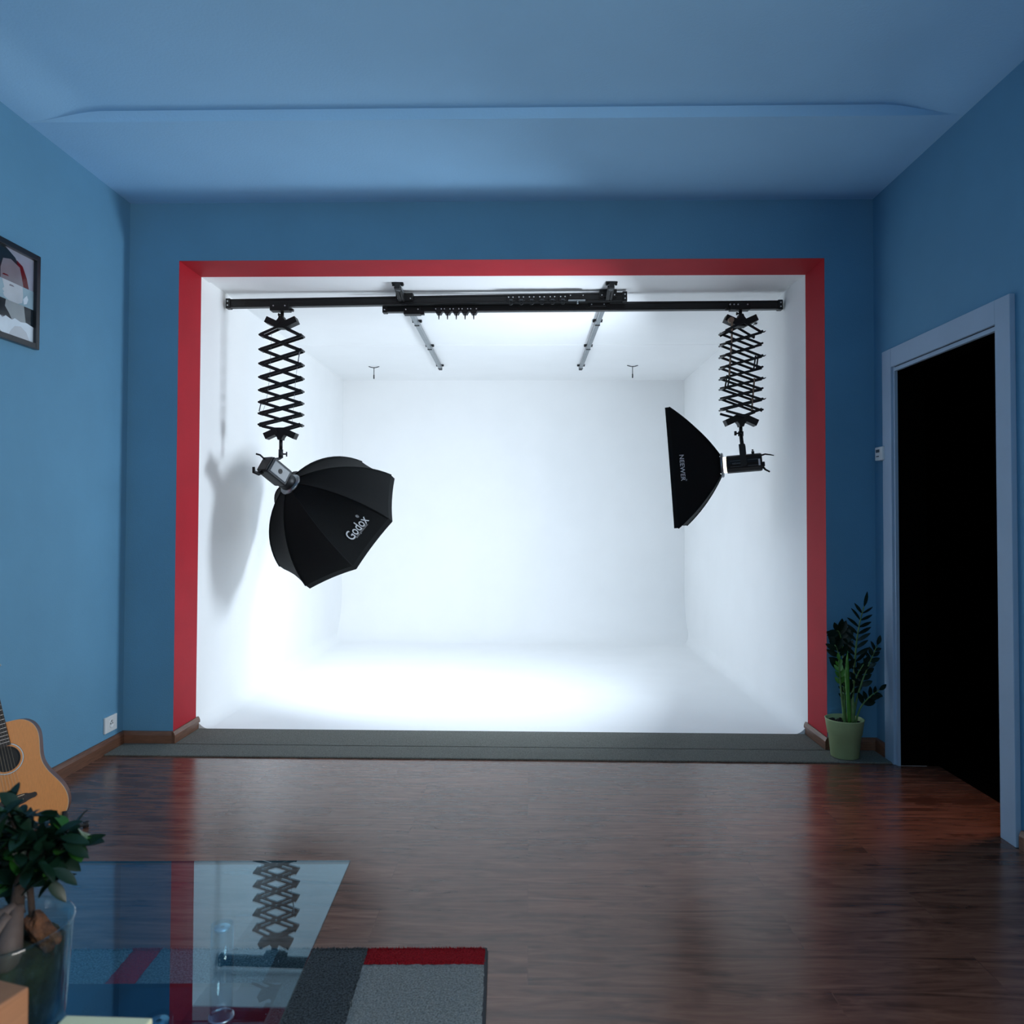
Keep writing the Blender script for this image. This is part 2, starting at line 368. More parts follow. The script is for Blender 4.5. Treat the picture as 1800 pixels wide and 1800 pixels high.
struct('wall_alcove_outer', mb, M['wall'])
# skirting boards (rounded top)
def skirt(name, p, q, nrm, m, t=.018, h=.072):
    p = Vector((*p, 0)); q = Vector((*q, 0)); n = Vector((*nrm, 0)); k = []
    for a, b in ((0, 0), (t, 0), (t, h*.72), (t*.75, h*.9), (t*.45, h), (0, h)): k.append((a, b))
    vs = [c+n*a+Vector((0, 0, b)) for c in (p, q) for a, b in k]; m_ = len(k)
    mb = MB(); mb.add(vs, [(i, (i+1) % m_, m_+(i+1) % m_, m_+i) for i in range(m_)]+[tuple(range(m_)), tuple(range(2*m_-1, m_-1, -1))])
    return struct(name, mb, m)
skirt('baseboard_left', (XL, YR), (XL, D), (1, 0), M['base_y'])
skirt('baseboard_right', (XR, YR), (XR, dy0-.11), (-1, 0), M['base_y'])
skirt('baseboard_right_far', (XR, dy1+.1), (XR, D), (-1, 0), M['base_y'])
skirt('baseboard_back_left', (XL, D), (OL, D), (0, -1), M['base'])
skirt('baseboard_back_right', (OR_, D), (XR, D), (0, -1), M['base'])
skirt('baseboard_reveal_left', (OL, D-.018), (OL, DI+.02), (1, 0), M['base_y'])
skirt('baseboard_reveal_right', (OR_, D-.018), (OR_, DI+.02), (-1, 0), M['base_y'])
# doorway: casing, inner lining, hallway behind, both coloured black for its darkness
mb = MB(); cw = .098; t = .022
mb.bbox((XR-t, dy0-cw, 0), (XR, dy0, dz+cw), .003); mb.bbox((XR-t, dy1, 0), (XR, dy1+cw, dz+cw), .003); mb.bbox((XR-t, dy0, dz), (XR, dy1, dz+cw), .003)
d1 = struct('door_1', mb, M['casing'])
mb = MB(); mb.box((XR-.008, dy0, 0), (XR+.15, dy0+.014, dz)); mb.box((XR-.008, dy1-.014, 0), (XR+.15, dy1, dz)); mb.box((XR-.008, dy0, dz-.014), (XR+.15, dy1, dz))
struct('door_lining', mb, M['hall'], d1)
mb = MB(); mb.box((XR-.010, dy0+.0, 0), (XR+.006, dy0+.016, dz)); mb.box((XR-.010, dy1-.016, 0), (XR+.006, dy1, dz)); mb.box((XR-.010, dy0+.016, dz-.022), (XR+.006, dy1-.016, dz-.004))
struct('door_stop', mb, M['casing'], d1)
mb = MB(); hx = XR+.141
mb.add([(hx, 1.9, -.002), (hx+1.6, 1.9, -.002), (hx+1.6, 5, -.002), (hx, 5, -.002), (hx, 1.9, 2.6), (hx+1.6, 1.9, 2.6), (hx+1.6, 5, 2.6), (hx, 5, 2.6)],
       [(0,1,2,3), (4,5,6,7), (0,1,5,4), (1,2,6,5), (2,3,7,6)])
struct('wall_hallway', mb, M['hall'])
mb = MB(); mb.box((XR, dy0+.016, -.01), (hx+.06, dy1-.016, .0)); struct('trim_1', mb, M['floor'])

# ------------------------------------------------------------------ overhead rails in the alcove
def FR(o, x, y, z):  # frame from axes
    m = Matrix((x, y, z)).transposed().to_4x4(); m.translation = Vector(o); return m
def ceiling_rail(p, q, label):
    p = Vector(p); q = Vector(q); t = thing('ceiling_rail', (p+q)/2, label, 'rail', 'aluminium rails running back along the alcove ceiling')
    d = (q-p).normalized(); x = Vector((0, 0, 1)).cross(d).normalized()*-1; f = FR(p, x, d, Vector((0, 0, 1))); L = (q-p).length
    mb = MB(); mb.box((-.012, 0, -.034), (.012, L, -.030), fr=f); mb.box((-.014, 0, -.034), (-.011, L, 0), fr=f); mb.box((.011, 0, -.034), (.014, L, 0), fr=f)
    mb.box((-.014, 0, -.003), (.014, L, 0), fr=f)
    part('channel', mb, M['alu'], t)
    mb = MB(); mb.bbox((-.016, -.006, -.037), (.016, .03, .002), .003, fr=f); mb.bbox((-.016, L-.02, -.037), (.016, L+.006, .002), .003, fr=f)
    part('end_stop', mb, M['darkgrey'], t, split=True)
    for k, s in enumerate((.02, L*.35, L-.9, L-.06)):
        mb = MB(); w_ = .036
        mb.bbox((-w_, s-.018, -.004), (w_, s+.018, .006), .002, fr=f); mb.bbox((-.018, s-.010, -.038), (.018, s+.010, -.03), .002, fr=f)
        for sx in (-1, 1): mb.cyl(f @ Vector((sx*.028, s, -.012)), f @ Vector((sx*.028, s, .0)), .008, n=10)
        part('clamp', mb, M['black'] if k < 2 else M['darkgrey'], t)
    # dark angled hanger at the near end
    mb = MB(); mb.bar(f @ Vector((-.012, .02, -.02)), f @ Vector((-.008, .19, -.062)), .022, .012, (0, 0, 1)); mb.bar(f @ Vector((.012, .02, -.02)), f @ Vector((.012, .19, -.062)), .014, .012, (0, 0, 1))
    part('hanger_arm', mb, M['blackmat'], t)
    return t
CZ = OT+.002
ceiling_rail((-.815, 4.69, CZ), (-.850, 7.32, CZ), 'left of the two grey rails running back along the white alcove ceiling')
ceiling_rail((.505, 4.69, CZ), (.490, 7.33, CZ), 'right of the two grey rails running back along the white alcove ceiling')

def cross_rail(p, q, label, carr):
    p = Vector(p); q = Vector(q); t = thing('cross_rail', (p+q)/2, label, 'rail')
    x = (q-p).normalized(); y = Vector((0, 0, 1)).cross(x).normalized(); z = x.cross(y); f = FR(p, x, y, z); L = (q-p).length
    mb = MB(); h = .027
    sec = [(-.02, -h), (-.02, -h+.009), (-.016, -h+.012), (-.016, h-.012), (-.02, h-.009), (-.02, h), (.02, h), (.02, -h)]
    mb.prism(sec, lambda s: f @ Vector((0, s[0], s[1])), lambda s: f @ Vector((L, s[0], s[1])))
    part('rail_profile', mb, M['black'], t)
    for a in (0, L):
        mb = MB(); s = 1 if a == 0 else -1
        mb.bbox((min(a, a+s*.03), -.024, -h-.005), (max(a, a+s*.03), .024, h+.005), .004, fr=f)
        c = part('end_cap', mb, M['black'], t)
        mb = MB()
        for zz in (-.013, .013): mb.cyl(f @ Vector((a+s*.014, -.0265, zz)), f @ Vector((a+s*.014, -.022, zz)), .0045, n=10)
        part('screw', mb, M['steel'], c, split=True)
    for a, up_ in carr:
        s = (Vector((a, 0, 0))-Vector((p.x, 0, 0))).length/x.x; mb = MB()
        z0, z1 = ((-.005, .045) if up_ else (-.045, .004))
        mb.bbox((s-.055, -.030, z0), (s+.055, .026, z1), .004, fr=f)
        mb.bbox((s+.055, -.02, z0+.01 if up_ else z0), (s+.078, .01, z0+.03 if up_ else z0+.02), .003, fr=f)
        c = part('mounting_block', mb, M['blackmat'], t)
        mb = MB(); zz = .008 if up_ else -.014
        for sx in (-.04, .04): mb.cyl(f @ Vector((s+sx, -.0335, zz)), f @ Vector((s+sx, -.029, zz)), .004, n=10)
        part('screw', mb, M['steel'], c, split=True)
    return t
cross_rail((-1.960, 4.905, 2.640), (.621, 4.880, 2.670), 'black cross rail reaching the left alcove wall, the higher of the two', [(-.80, True), (.50, True)])
cross_rail((-.954, 4.955, 2.622), (1.620, 4.935, 2.630), 'black cross rail reaching the right alcove wall, the lower of the two', [(-.76, False), (.44, True)])

# small cable trolleys sliding on the rails
def trolley_a(x, y, z, label, group):
    t = thing('cable_trolley', (x, y, z), label, 'trolley', group)
    mb = MB(); mb.prism([(-.026, .02), (.026, .02), (.026, .0), (.014, -.022), (-.014, -.022), (-.026, 0)], lambda s: Vector((x+s[0], y-.03, z+s[1])), lambda s: Vector((x+s[0], y+.02, z+s[1])))
    part('body', mb, M['blackmat'], t)
    mb = MB(); mb.cyl((x, y-.01, z-.022), (x, y-.01, z-.055), .005, .003, n=8); part('hook', mb, M['blackmat'], t)
    mb = MB()
    for s in (-.018, .018): mb.cyl((x+s, y-.0335, z+.008), (x+s, y-.029, z+.008), .0035, n=8)
    part('screw', mb, M['steel'], t, split=True)
    return t
ga = 'cable trolleys hanging below the cross rail'
names = ['leftmost', 'second from the left', 'middle one', 'second from the right', 'rightmost']
tx = [-.586, -.530, -.473, -.416, -.360]
t0 = trolley_a(tx[0], 4.945, 2.600, 'small black cable trolley below the cross rail, leftmost of the hanging five', ga)
for i in range(1, 5): copy_thing(t0, (tx[i]-tx[0], 0, 0), 'small black cable trolley below the cross rail, %s of the hanging five' % names[i])
def trolley_b(x, y, z, label, group):
    t = thing('cable_trolley', (x, y, z), label, 'trolley', group)
    mb = MB(); mb.bbox((x-.024, y-.008, z-.012), (x+.024, y+.012, z+.018), .004); part('body', mb, M['blackmat'], t)
    mb = MB()
    for s in (-.014, .014): mb.cyl((x+s, y-.0115, z+.01), (x+s, y-.007, z+.01), .0038, n=8)
    part('screw', mb, M['steel'], t, split=True)
    mb = MB(); mb.bbox((x-.010, y-.0105, z-.010), (x+.012, y-.007, z-.004), .001); part('label_plate', mb, M['grey'], t)
    mb = MB(); mb.tube([(x+.012*math.cos(a), y-.004, z-.026+.012*math.sin(a)) for a in [i*PI/6 for i in range(13)]], .0022, n=6)
    part('cable_loop', mb, M['darkgrey'], t)
    return t
gb = 'cable trolleys on the face of the upper cross rail'
bx = [-.118, -.052, .014, .080, .146, .212]
nb = ['leftmost', 'second from the left', 'third from the left', 'third from the right', 'second from the right', 'rightmost']
t0 = trolley_b(bx[0], 4.852, 2.652, 'flat black cable trolley on face of upper cross rail, leftmost of six', gb)
for i in range(1, 6): copy_thing(t0, (bx[i]-bx[0], 0, .0006*i), 'flat black cable trolley on face of upper cross rail, %s of six' % nb[i])
tb = thing('rail_carriage', (.30, 4.852, 2.65), 'black carriage with pale lower lip on the upper cross rail, right of the cable trolleys', 'carriage')
mb = MB(); mb.bbox((.245, 4.843, 2.648), (.355, 4.862, 2.682), .004); part('body', mb, M['blackmat'], tb)
mb = MB(); mb.bbox((.245, 4.838, 2.638), (.355, 4.858, 2.645), .002); mb.cyl((.305, 4.845, 2.64), (.305, 4.845, 2.618), .005, n=8); part('lip', mb, M['alu'], tb, label='pale metal lip with stud')
mb = MB()
for x in (.26, .34): mb.cyl((x, 4.839, 2.672), (x, 4.844, 2.672), .0035, n=8)
part('screw', mb, M['steel'], tb, split=True)
# ceiling hooks near the back of the alcove
def hook(x, y, label):
    t = thing('ceiling_hook', (x, y, 2.70), label, 'hook', 'hooks in the alcove ceiling')
    mb = MB(); mb.tube([(x-.052+.104*i/8, y, 2.712-.012*math.sin(PI*i/8)) for i in range(9)], .004, n=6); part('plate', mb, M['darkgrey'], t)
    mb = MB(); mb.cyl((x, y, 2.70), (x, y, 2.63), .0035, n=8); mb.cyl((x, y, 2.63), (x, y, 2.592), .006, n=8); part('rod', mb, M['darkgrey'], t)
    return t
hook(-1.496, 7.34, 'thin T-shaped metal hook in the alcove ceiling behind the left pantograph')
hook(.983, 7.30, 'thin T-shaped metal hook in the alcove ceiling, left of the right pantograph')
wc = thing('wall_hook', (1.629, 5.52, 2.65), 'small wire hook on the right alcove wall beside the right pantograph', 'hook')
mb = MB(); mb.bbox((1.616, 5.505, 2.655), (1.632, 5.535, 2.665), .002); part('plate', mb, M['darkgrey'], wc)
mb = MB(); mb.tube([(1.60+.018*math.cos(a)*.4, 5.52+.0*a, 2.668+.034*math.sin(a)) for a in [i*PI/8 for i in range(16)]], .0022, n=6); mb.tube([(1.618, 5.52, 2.66), (1.60, 5.52, 2.64), (1.575, 5.52, 2.648)], .0022, n=6)
part('wire_loop', mb, M['darkgrey'], wc)

# ------------------------------------------------------------------ pantographs
def zpix(y, Y): return 1.27+(907.5-y)/1350*Y*1.0
def pantograph(x0, y0, zt, joints, centers, hw, bw, sep, tilt, label, right, zb=0):
    t = thing('pantograph', (x0, y0, zt), label, 'pantograph')
    # carriage gripping the rail
    mb = MB(); mb.bbox((x0-.07, y0-.040, zt-.012), (x0+.055, y0+.026, zt+.034), .005); mb.bbox((x0+.055 if not right else x0-.095, y0-.02, zt-.010), (x0+.075 if not right else x0-.07, y0+.01, zt+.006), .003)
    c = part('carriage', mb, M['blackmat'], t)
    mb = MB()
    for s in ((-.045, .03) if not right else (-.075, -.05, -.025, .035)): mb.cyl((x0+s, y0-.0435, zt+.018), (x0+s, y0-.039, zt+.018), .0045, n=10)
    part('screw', mb, M['steel'], c, split=True)
    mb = MB(); zc = centers[0]
    mb.cyl((x0, y0, zt-.01), (x0, y0, zc+.045), .011, n=14); mb.cyl((x0-.02, y0, zt-.03), (x0+.0, y0, zt-.03), .005, n=8); mb.cyl((x0-.026, y0, zt-.03), (x0-.018, y0, zt-.03), .010, n=10)
    part('stud', mb, M['black'], t)
    # top and bottom bracket: triangular plate and two stubby arms
    for zz, s in ((centers[0], 1), (centers[-1], -1)):
        mb = MB(); bs = min(sep, .05); f0 = lambda p, s=s, zz=zz: Vector((x0+p[0], y0-bs/2-.006, zz+s*p[1])); f1 = lambda p, s=s, zz=zz: Vector((x0+p[0], y0+bs/2+.006, zz+s*p[1]))
        mb.prism([(-.045, .012), (-.018, .045), (-.012, .062), (.012, .062), (.018, .045), (.045, .012), (.03, -.016), (-.03, -.016)], f0, f1)
        for sx in (-1, 1):
            mb.bar((x0+sx*.015, y0, zz+s*.002), (x0+sx*.098, y0, zz+s*.040), .040, bs+.022, (0, 1, 0))
        part('bracket', mb, M['blackmat'], t)
    # crossing bars, each on its own pivot layer
    nb_ = 0
    for lay in (-1, 1):
        yy = y0+lay*sep/2; zl = zb if lay > 0 else 0
        for k in range(len(joints)-1):
            for sx in (-1, 1):
                mb = MB(); dy = .003*sx*lay
                mb.bar((x0-sx*hw, yy+dy, joints[k]+tilt*sx+zl), (x0+sx*hw, yy+dy, joints[k+1]-tilt*sx+zl), bw, .005, (0, 1, 0))
                part('crossbar', mb, M['black'], t)
        for sx in (-1, 1):
            mb = MB(); mb.bar((x0, yy, centers[0]), (x0+sx*hw, yy, joints[0]-tilt*sx), bw, .005, (0, 1, 0)); part('crossbar', mb, M['black'], t)
            mb = MB(); mb.bar((x0, yy, centers[-1]), (x0+sx*hw, yy, joints[-1]+tilt*sx), bw, .005, (0, 1, 0)); part('crossbar', mb, M['black'], t)
    for k, z in enumerate(joints):
        for sx in (-1, 1):
            mb = MB(); mb.cyl((x0+sx*(hw+.001), y0-sep/2-.012, z), (x0+sx*(hw+.001), y0+sep/2+.012, z+zb), bw*.42, n=10); part('pivot_pin', mb, M['black'], t)
    return t
Yl = 4.93
cl = [zpix(y, Yl) for y in (575, 606, 631.5, 654.5, 677, 698.6, 719.3, 739.2, 760)]
jl = [zpix(y, Yl) for y in (592, 618, 643, 667, 690, 711, 731, 750.5)]
off = 2.507-zpix(572, Yl)
cl = [z+off for z in cl]; jl = [z+off for z in jl]
PL = pantograph(-1.600, Yl-.02, 2.602, jl, cl, .132, .017, .055, .004, 'black scissor pantograph holding the octagonal softbox, at the left end of the rails', False)
mb = MB(); mb.cyl((-1.60, 4.91, cl[-1]-.055), (-1.60, 4.91, 1.70), .011, n=14); mb.cyl((-1.60, 4.91, 1.703), (-1.60, 4.91, 1.697), .008, n=12)
part('lower_stud', mb, M['black'], PL)
mb = MB(); mb.tube([(-1.66, 4.885, jl[0]+.01), (-1.668, 4.885, jl[3]), (-1.69, 4.885, jl[5]), (-1.715, 4.885, jl[6])], .0012, n=5)
mb.tube([(-1.475, 4.885, jl[1]), (-1.50, 4.885, jl[3]), (-1.515, 4.885, jl[6]), (-1.525, 4.885, jl[7]-.02)], .0012, n=5)
part('tension_wire', mb, M['alu'], PL, label='thin pale steel wires', split=True)
mb = MB()
for a, b in (((-1.475, jl[1]), (-1.487, jl[2])), ((-1.735, jl[6]+.015), (-1.722, jl[5]))): mb.cyl((a[0], 4.885, a[1]), (b[0], 4.885, b[1]), .004, n=8)
part('spring', mb, M['alu'], PL, split=True)
Yr = 4.90
cr_ = [zpix(y, Yr) for y in (572, 596, 619, 641, 662, 680, 698, 716, 735)]
jr = [zpix(y, Yr) for y in (589, 610, 631, 651, 670, 688, 706, 725)]
off = 2.505-zpix(570, Yr)
cr_ = [z+off for z in cr_]; jr = [z+off for z in jr]
PR = pantograph(1.345, Yr, 2.598, jr, cr_, .112, .015, .15, .006, 'black scissor pantograph with beige straps holding the rectangular softbox, at the right', True, zb=.017)
mb = MB(); mb.tube([(1.275, 4.83, cr_[0]+.02), (1.27, 4.83, jr[1]), (1.258, 4.83, jr[3]), (1.255, 4.83, jr[4])], .006, n=6)
mb.tube([(1.412, 4.83, jr[4]), (1.40, 4.83, jr[6]), (1.395, 4.83, jr[7])], .006, n=6); mb.cyl((1.268, 4.82, cr_[0]+.012), (1.268, 4.85, cr_[0]+.012), .017, n=14)
part('strap', mb, M['strap'], PR, label='beige strap threaded through the bars')
for a, b in (((1.428, jr[2]), (1.415, jr[3]-.02)), ((1.25, jr[4]+.02), (1.236, jr[5]))):
    mb = MB()
    for dx in (-.008, .008): mb.cyl((a[0]+dx, 4.83, a[1]), (b[0]+dx, 4.83, b[1]), .005, n=8)
    part('spring', mb, M['black'], PR, split=True)
mb = MB()
for k in (0, 2, 4, 6): mb.tube([(1.46, 4.84, jr[k]-.003), (1.478, 4.84, jr[k]+.001), (1.487, 4.84, jr[k]+.007)], [.004, .004, .002], n=6); 
part('cable_clip', mb, M['black'], PR, split=True)
mb = MB(); mb.cyl((1.345, 4.90, cr_[-1]-.055), (1.345, 4.90, 1.80), .011, n=14)
part('lower_stud', mb, M['black'], PR)

# ------------------------------------------------------------------ softboxes
def dome(f, n_side, rim, ring, h, mix=.5):
    pass
def fs(s, mix=.55): return (1-mix)*s+mix*math.sin(s*PI/2)
def gs(s, mix=.55): return (1-mix)*(1-s)+mix*math.cos(s*PI/2)
# octagonal softbox
OC = Vector((-1.315, 5.189, 1.236)); OA = Vector((.7773, -.055, .6267)).normalized(); ON = Vector((.4786, .6984, -.5322)).normalized()
OA = (OA-ON*OA.dot(ON)).normalized(); OB = ON.cross(OA)
if OB.dot(Vector((.4084, -.7136, -.5692))) < 0: OB = -OB
ORr, OH, ring = .495, .44, .078
def octa(k, u, s, off=0):
    """k sector, u 0..1 across, s 0 at the ring .. 1 at the rim"""
    a0, a1 = k*PI/4, (k+1)*PI/4
    r = ring+(ORr-ring)*fs(s); p0 = OA*math.cos(a0)+OB*math.sin(a0); p1 = OA*math.cos(a1)+OB*math.sin(a1)
    mid = (p0+p1).normalized(); lat = (p0*(1-u)+p1*u)*r
    sag = 4*u*(1-u)*(.013*s+.020*math.sin(PI*s))
    return OC-ON*(OH*gs(s))+lat-mid*(sag-off)*1.0-ON*off
hubp = OC-ON*OH
OS = thing('octagonal_softbox', hubp, 'large black octagonal softbox lit inside, facing the back of the alcove', 'softbox')
mb = MB()
for k in range(8): mb.grid(lambda u, s, k=k: octa(k, u, s), 6, 14, 0, True)
sh = part('shell', mb, M['fabric'], OS, recalc=False)
# keep panel edges crisp
mb = MB()
for k in range(8): mb.grid(lambda u, s, k=k: octa(k, u, s*.70, -.004), 6, 10, 0, True)
part('lining', mb, M['silver'], OS, recalc=False, label='silver inner lining')
for k in range(8):
    mb = MB(); mb.tube([octa(k, 0, i/12, .001) for i in range(13)], .0045, n=6); part('rib_seam', mb, M['fabric'], OS)
mb = MB()
for k in range(8): mb.grid(lambda u, s, k=k: octa(k, u, 1)+ON*(.04*s), 6, 1)
part('rim_band', mb, M['fabric'], OS, recalc=False)
mb = MB(); c = (octa(0, 0, .70, -.008)+octa(4, 0, .70, -.008))/2; pts = [octa(k, u/6, .70, -.008) for k in range(8) for u in range(6)]
mb.add([c]+pts, [(0, i+1, (i+1) % 48+1) for i in range(48)])
part('diffuser', mb, M['octa_face'], OS, recalc=False, label='glowing white diffuser')
fr = FR(hubp, OA, OB, ON)
mb = MB(); mb.lathe([(0, -.012), (.070, -.012), (.075, -.004), (.075, .012), (.070, .016), (0, .016)], (0, 0, 0), 32, fr=fr)
part('speed_ring', mb, M['alu'], OS, label='silver mounting ring')
def gtxt(k, cu, cs):
    def fn(x, y):
        s = cs-y/.40; r = ring+(ORr-ring)*fs(s); wdt = 2*r*math.sin(PI/8); u = cu-x/wdt
        return octa(k, u, s, .0035)
    return fn
text_part('lettering', 'Godox', .059, gtxt(1, .45, .815), M['print'], OS, offset=.0005)
text_part('small_lettering', 'www.godox.com', .013, gtxt(1, .44, .868), M['printdim'], OS, offset=.001, spacing=1.25)
text_part('trade_mark', '®', .020, gtxt(1, .265, .745), M['print'], OS)

# flash head on the octagonal softbox
HB = hubp-ON*.014; FH = thing('studio_flash', (-1.60, 4.91, 1.60), 'grey studio flash head behind the octagonal softbox', 'flash head')
ax = -ON; sx_ = Vector((0, 0, 1)).cross(ax).normalized(); uz = ax.cross(sx_); f = FR(HB, sx_, uz, ax)
mb = MB(); mb.lathe([(.0, 0), (.052, 0), (.056, .006), (.056, .05), (.050, .056)], (0, 0, 0), 28, fr=f); part('mount_collar', mb, M['darkgrey'], FH)
mb = MB(); mb.bbox((-.052, -.056, .045), (.052, .056, .215), .016, fr=f, seg=3); part('body', mb, M['darkgrey'], FH)
mb = MB(); mb.bbox((.046, -.042, .060), (.0545, .042, .200), .006, fr=f); mb.bbox((-.0545, -.042, .060), (-.046, .042, .200), .006, fr=f); mb.bbox((-.036, .050, .060), (.036, .0585, .200), .006, fr=f)
sp = part('side_panel', mb, M['grey'], FH, label='lighter grey side panel')
mb = MB(); mb.cyl(f @ Vector((0, .058, .11)), f @ Vector((0, .064, .11)), .013, n=18); mb.cyl(f @ Vector((.056, 0, .13)), f @ Vector((.050, 0, .13)), .016, n=18); mb.cyl(f @ Vector((-.054, 0, .13)), f @ Vector((-.062, 0, .13)), .014, n=18); part('knob', mb, M['hole'], FH)
mb = MB(); mb.bbox((-.044, -.048, .212), (.044, .048, .222), .004, fr=f); part('rear_panel', mb, M['blackmat'], FH)
mb = MB(); mb.tube([f @ Vector(p) for p in ((0, -.045, .20), (-.01, -.075, .215), (-.01, -.085, .25), (-.01, -.06, .268))], [.012, .012, .011, .008], n=10); part('handle', mb, M['blackmat'], FH)
mb = MB(); mb.tube([f @ Vector(p) for p in ((-.03, .035, .215), (-.045, .045, .25), (-.06, .04, .27))], .006, n=8); part('power_cable', mb, M['rubber'], FH)
mb = MB(); bc = f @ Vector((0, .056, .15))
mb.cyl((-1.60, 4.91, 1.698), (-1.60, 4.91, 1.642), .0145, n=16); mb.cyl((-1.585, 4.91, 1.668), (-1.562, 4.91, 1.668), .005, n=8); mb.bar((-1.562, 4.91, 1.682), (-1.562, 4.91, 1.652), .012, .006, (1, 0, 0))
mb.tube([(-1.60, 4.91, 1.645), (-1.605, 4.90, 1.638), (-1.645, 4.86, 1.628), (-1.655, 4.84, 1.61), bc], [.010, .009, .008, .008, .010], n=8)
part('tilt_bracket', mb, M['darkgrey'], FH)

# rectangular softbox
v_ = Vector((.0745, 0, -.997)).normalized(); nb_ = Vector((.949, -.300, .071)).normalized(); w_ = nb_.cross(v_)
if w_.y < 0: w_ = -w_
v_ = (v_-w_*v_.dot(w_)).normalized()
RC = Vector((.886, 4.72, 1.573))+w_*.25; RW, RH, RD = .25, .372, .265
def rectp(k, u, s, off=0):
    cor = [(-1, -1), (-1, 1), (1, 1), (1, -1)]       # (w, v) corners; side 0 is the near side
    a = cor[k]; b = cor[(k+1) % 4]; F = fs(s, .22); G = gs(s, .22)
    def P_(c): return w_*(c[0]*(.052+(RW-.052)*F))+v_*(c[1]*(.060+(RH-.060)*F))
    mid = w_*((a[0]+b[0])/2)+v_*((a[1]+b[1])/2)
    return RC+nb_*(RD*G)+P_(a)*(1-u)+P_(b)*u+mid*(off-4*u*(1-u)*.010*s)+nb_*off*.6
rh = RC+nb_*RD
RS = thing('rectangular_softbox', rh, 'black rectangular softbox seen from its side, facing the left alcove wall', 'softbox')
mb = MB()
for k in range(4): mb.grid(lambda u, s, k=k: rectp(k, u, s), 8, 14)
part('shell', mb, M['fabric'], RS, recalc=False)
mb = MB()
for k in range(4): mb.grid(lambda u, s, k=k: rectp(k, u, s*.85, -.004), 8, 12)
part('lining', mb, M['silver'], RS, recalc=False, label='silver inner lining')
for k in range(4):
    mb = MB(); mb.tube([rectp(k, 0, i/12, .001) for i in range(13)], .0045, n=6); part('rib_seam', mb, M['fabric'], RS)
mb = MB()
for k in range(4): mb.grid(lambda u, s, k=k: rectp(k, u, 1)-nb_*(.025*s), 8, 1)
part('rim_band', mb, M['fabric'], RS, recalc=False)
mb = MB(); q = [rectp(k, u, .85, -.006) for k in range(4) for u in (0, .25, .5, .75)]; mb.add(q, [tuple(range(16))])
part('diffuser', mb, M['rect_face'], RS, recalc=False, label='glowing white diffuser')
fr = FR(rh, w_, v_, nb_)
mb = MB(); mb.lathe([(.050, .0), (.074, .0), (.078, .006), (.078, .014), (.070, .018), (.050, .018)], (0, 0, 0), 28, fr=fr); part('speed_ring', mb, M['alu'], RS, label='silver mounting ring')
def ntxt(cu, cs):
    def fn(x, y):
        s = cs-y/.33; h = 2*(.060+(RH-.060)*fs(s, .22)); return rectp(0, cu+x/h, s, .0035)
    return fn
text_part('lettering', 'NEEWER', .040, ntxt(.505, .845), M['print'], RS, offset=.0006, spacing=1.05)
text_part('trade_mark', '®', .014, ntxt(.628, .785), M['print'], RS)
# studio flash on the rectangular softbox
f = fr; FL = thing('studio_flash', rh+nb_*.15, 'black cylindrical studio light behind the rectangular softbox', 'flash head')
mb = MB(); mb.cyl(f @ Vector((0, 0, .012)), f @ Vector((0, 0, .042)), .050, n=28); part('flash_tube', mb, M['tube'], FL, label='glowing front end')
mb = MB(); mb.lathe([(0, .036), (.052, .036), (.056, .042), (.056, .240), (.050, .250), (0, .250)], (0, 0, 0), 12, fr=f)
bd = part('body', mb, M['blackmat'], FL)
for p in bd.data.polygons: p.use_smooth = False
mb = MB()
for a in (-.018, .018):
    for z0_, z1_ in ((.06, .130), (.165, .225)): mb.box((-.0585, a-.0012, z0_), (-.054, a+.0012, z1_), fr=f)
part('groove_line', mb, M['grey'], FL, split=True)
mb = MB(); mb.cyl(f @ Vector((-.054, 0, .140)), f @ Vector((-.068, 0, .140)), .019, n=20); k_ = part('tilt_knob', mb, M['blackmat'], FL)
mb = MB(); mb.lathe([(.011, -.001), (.013, -.001)], (0, 0, 0), 20, fr=FR(f @ Vector((-.0685, 0, .140)), v_, nb_, -w_)); part('knob_ring', mb, M['print'], FL)
text_part('lettering', 'NEEWER', .014, lambda x, y: f @ Vector((-.0588, -y, .10+x)), M['printdim'], FL)
mb = MB(); mb.bbox((-.058, -.018, .228), (-.052, .022, .239), .001, fr=f); part('rating_label', mb, M['print'], FL)
yk = f @ Vector((0, 0, .140)); mb = MB()
mb.bar(f @ Vector((-.066, .01, .140)), f @ Vector((-.066, -.115, .138)), .036, .006, w_); mb.bar(f @ Vector((.066, .01, .140)), f @ Vector((.066, -.115, .138)), .036, .006, w_)
mb.bar(f @ Vector((-.069, -.115, .138)), f @ Vector((.069, -.115, .138)), .036, .006, v_)
tp = f @ Vector((0, -.115, .138)); mb.cyl(tp, (1.345, 4.90, 1.80), .012, n=14)
part('yoke', mb, M['blackmat'], FL)
mb = MB(); mb.cyl((1.345, 4.885, 1.80), (1.31, 4.87, 1.80), .005, n=8); mb.bbox((1.296, 4.862, 1.786), (1.310, 4.878, 1.814), .004); mb.cyl((1.345, 4.90, 1.815), (1.345, 4.90, 1.785), .017, n=14); part('clamp_screw', mb, M['blackmat'], FL)
mb = MB(); mb.bbox((-.012, -.072, .190), (.012, -.054, .207), .004, fr=f); mb.bar(f @ Vector((-.02, -.078, .198)), f @ Vector((.02, -.078, .198)), .010, .007, v_); part('lock_lever', mb, M['blackmat'], FL)
mb = MB(); mb.bbox((-.03, .0, .248), (-.005, .03, .265), .006, fr=f); mb.tube([f @ Vector(p) for p in ((0, .03, .250), (0, .05, .265), (0, .066, .290))], [.008, .006, .005], n=8); part('rear_knob', mb, M['blackmat'], FL)
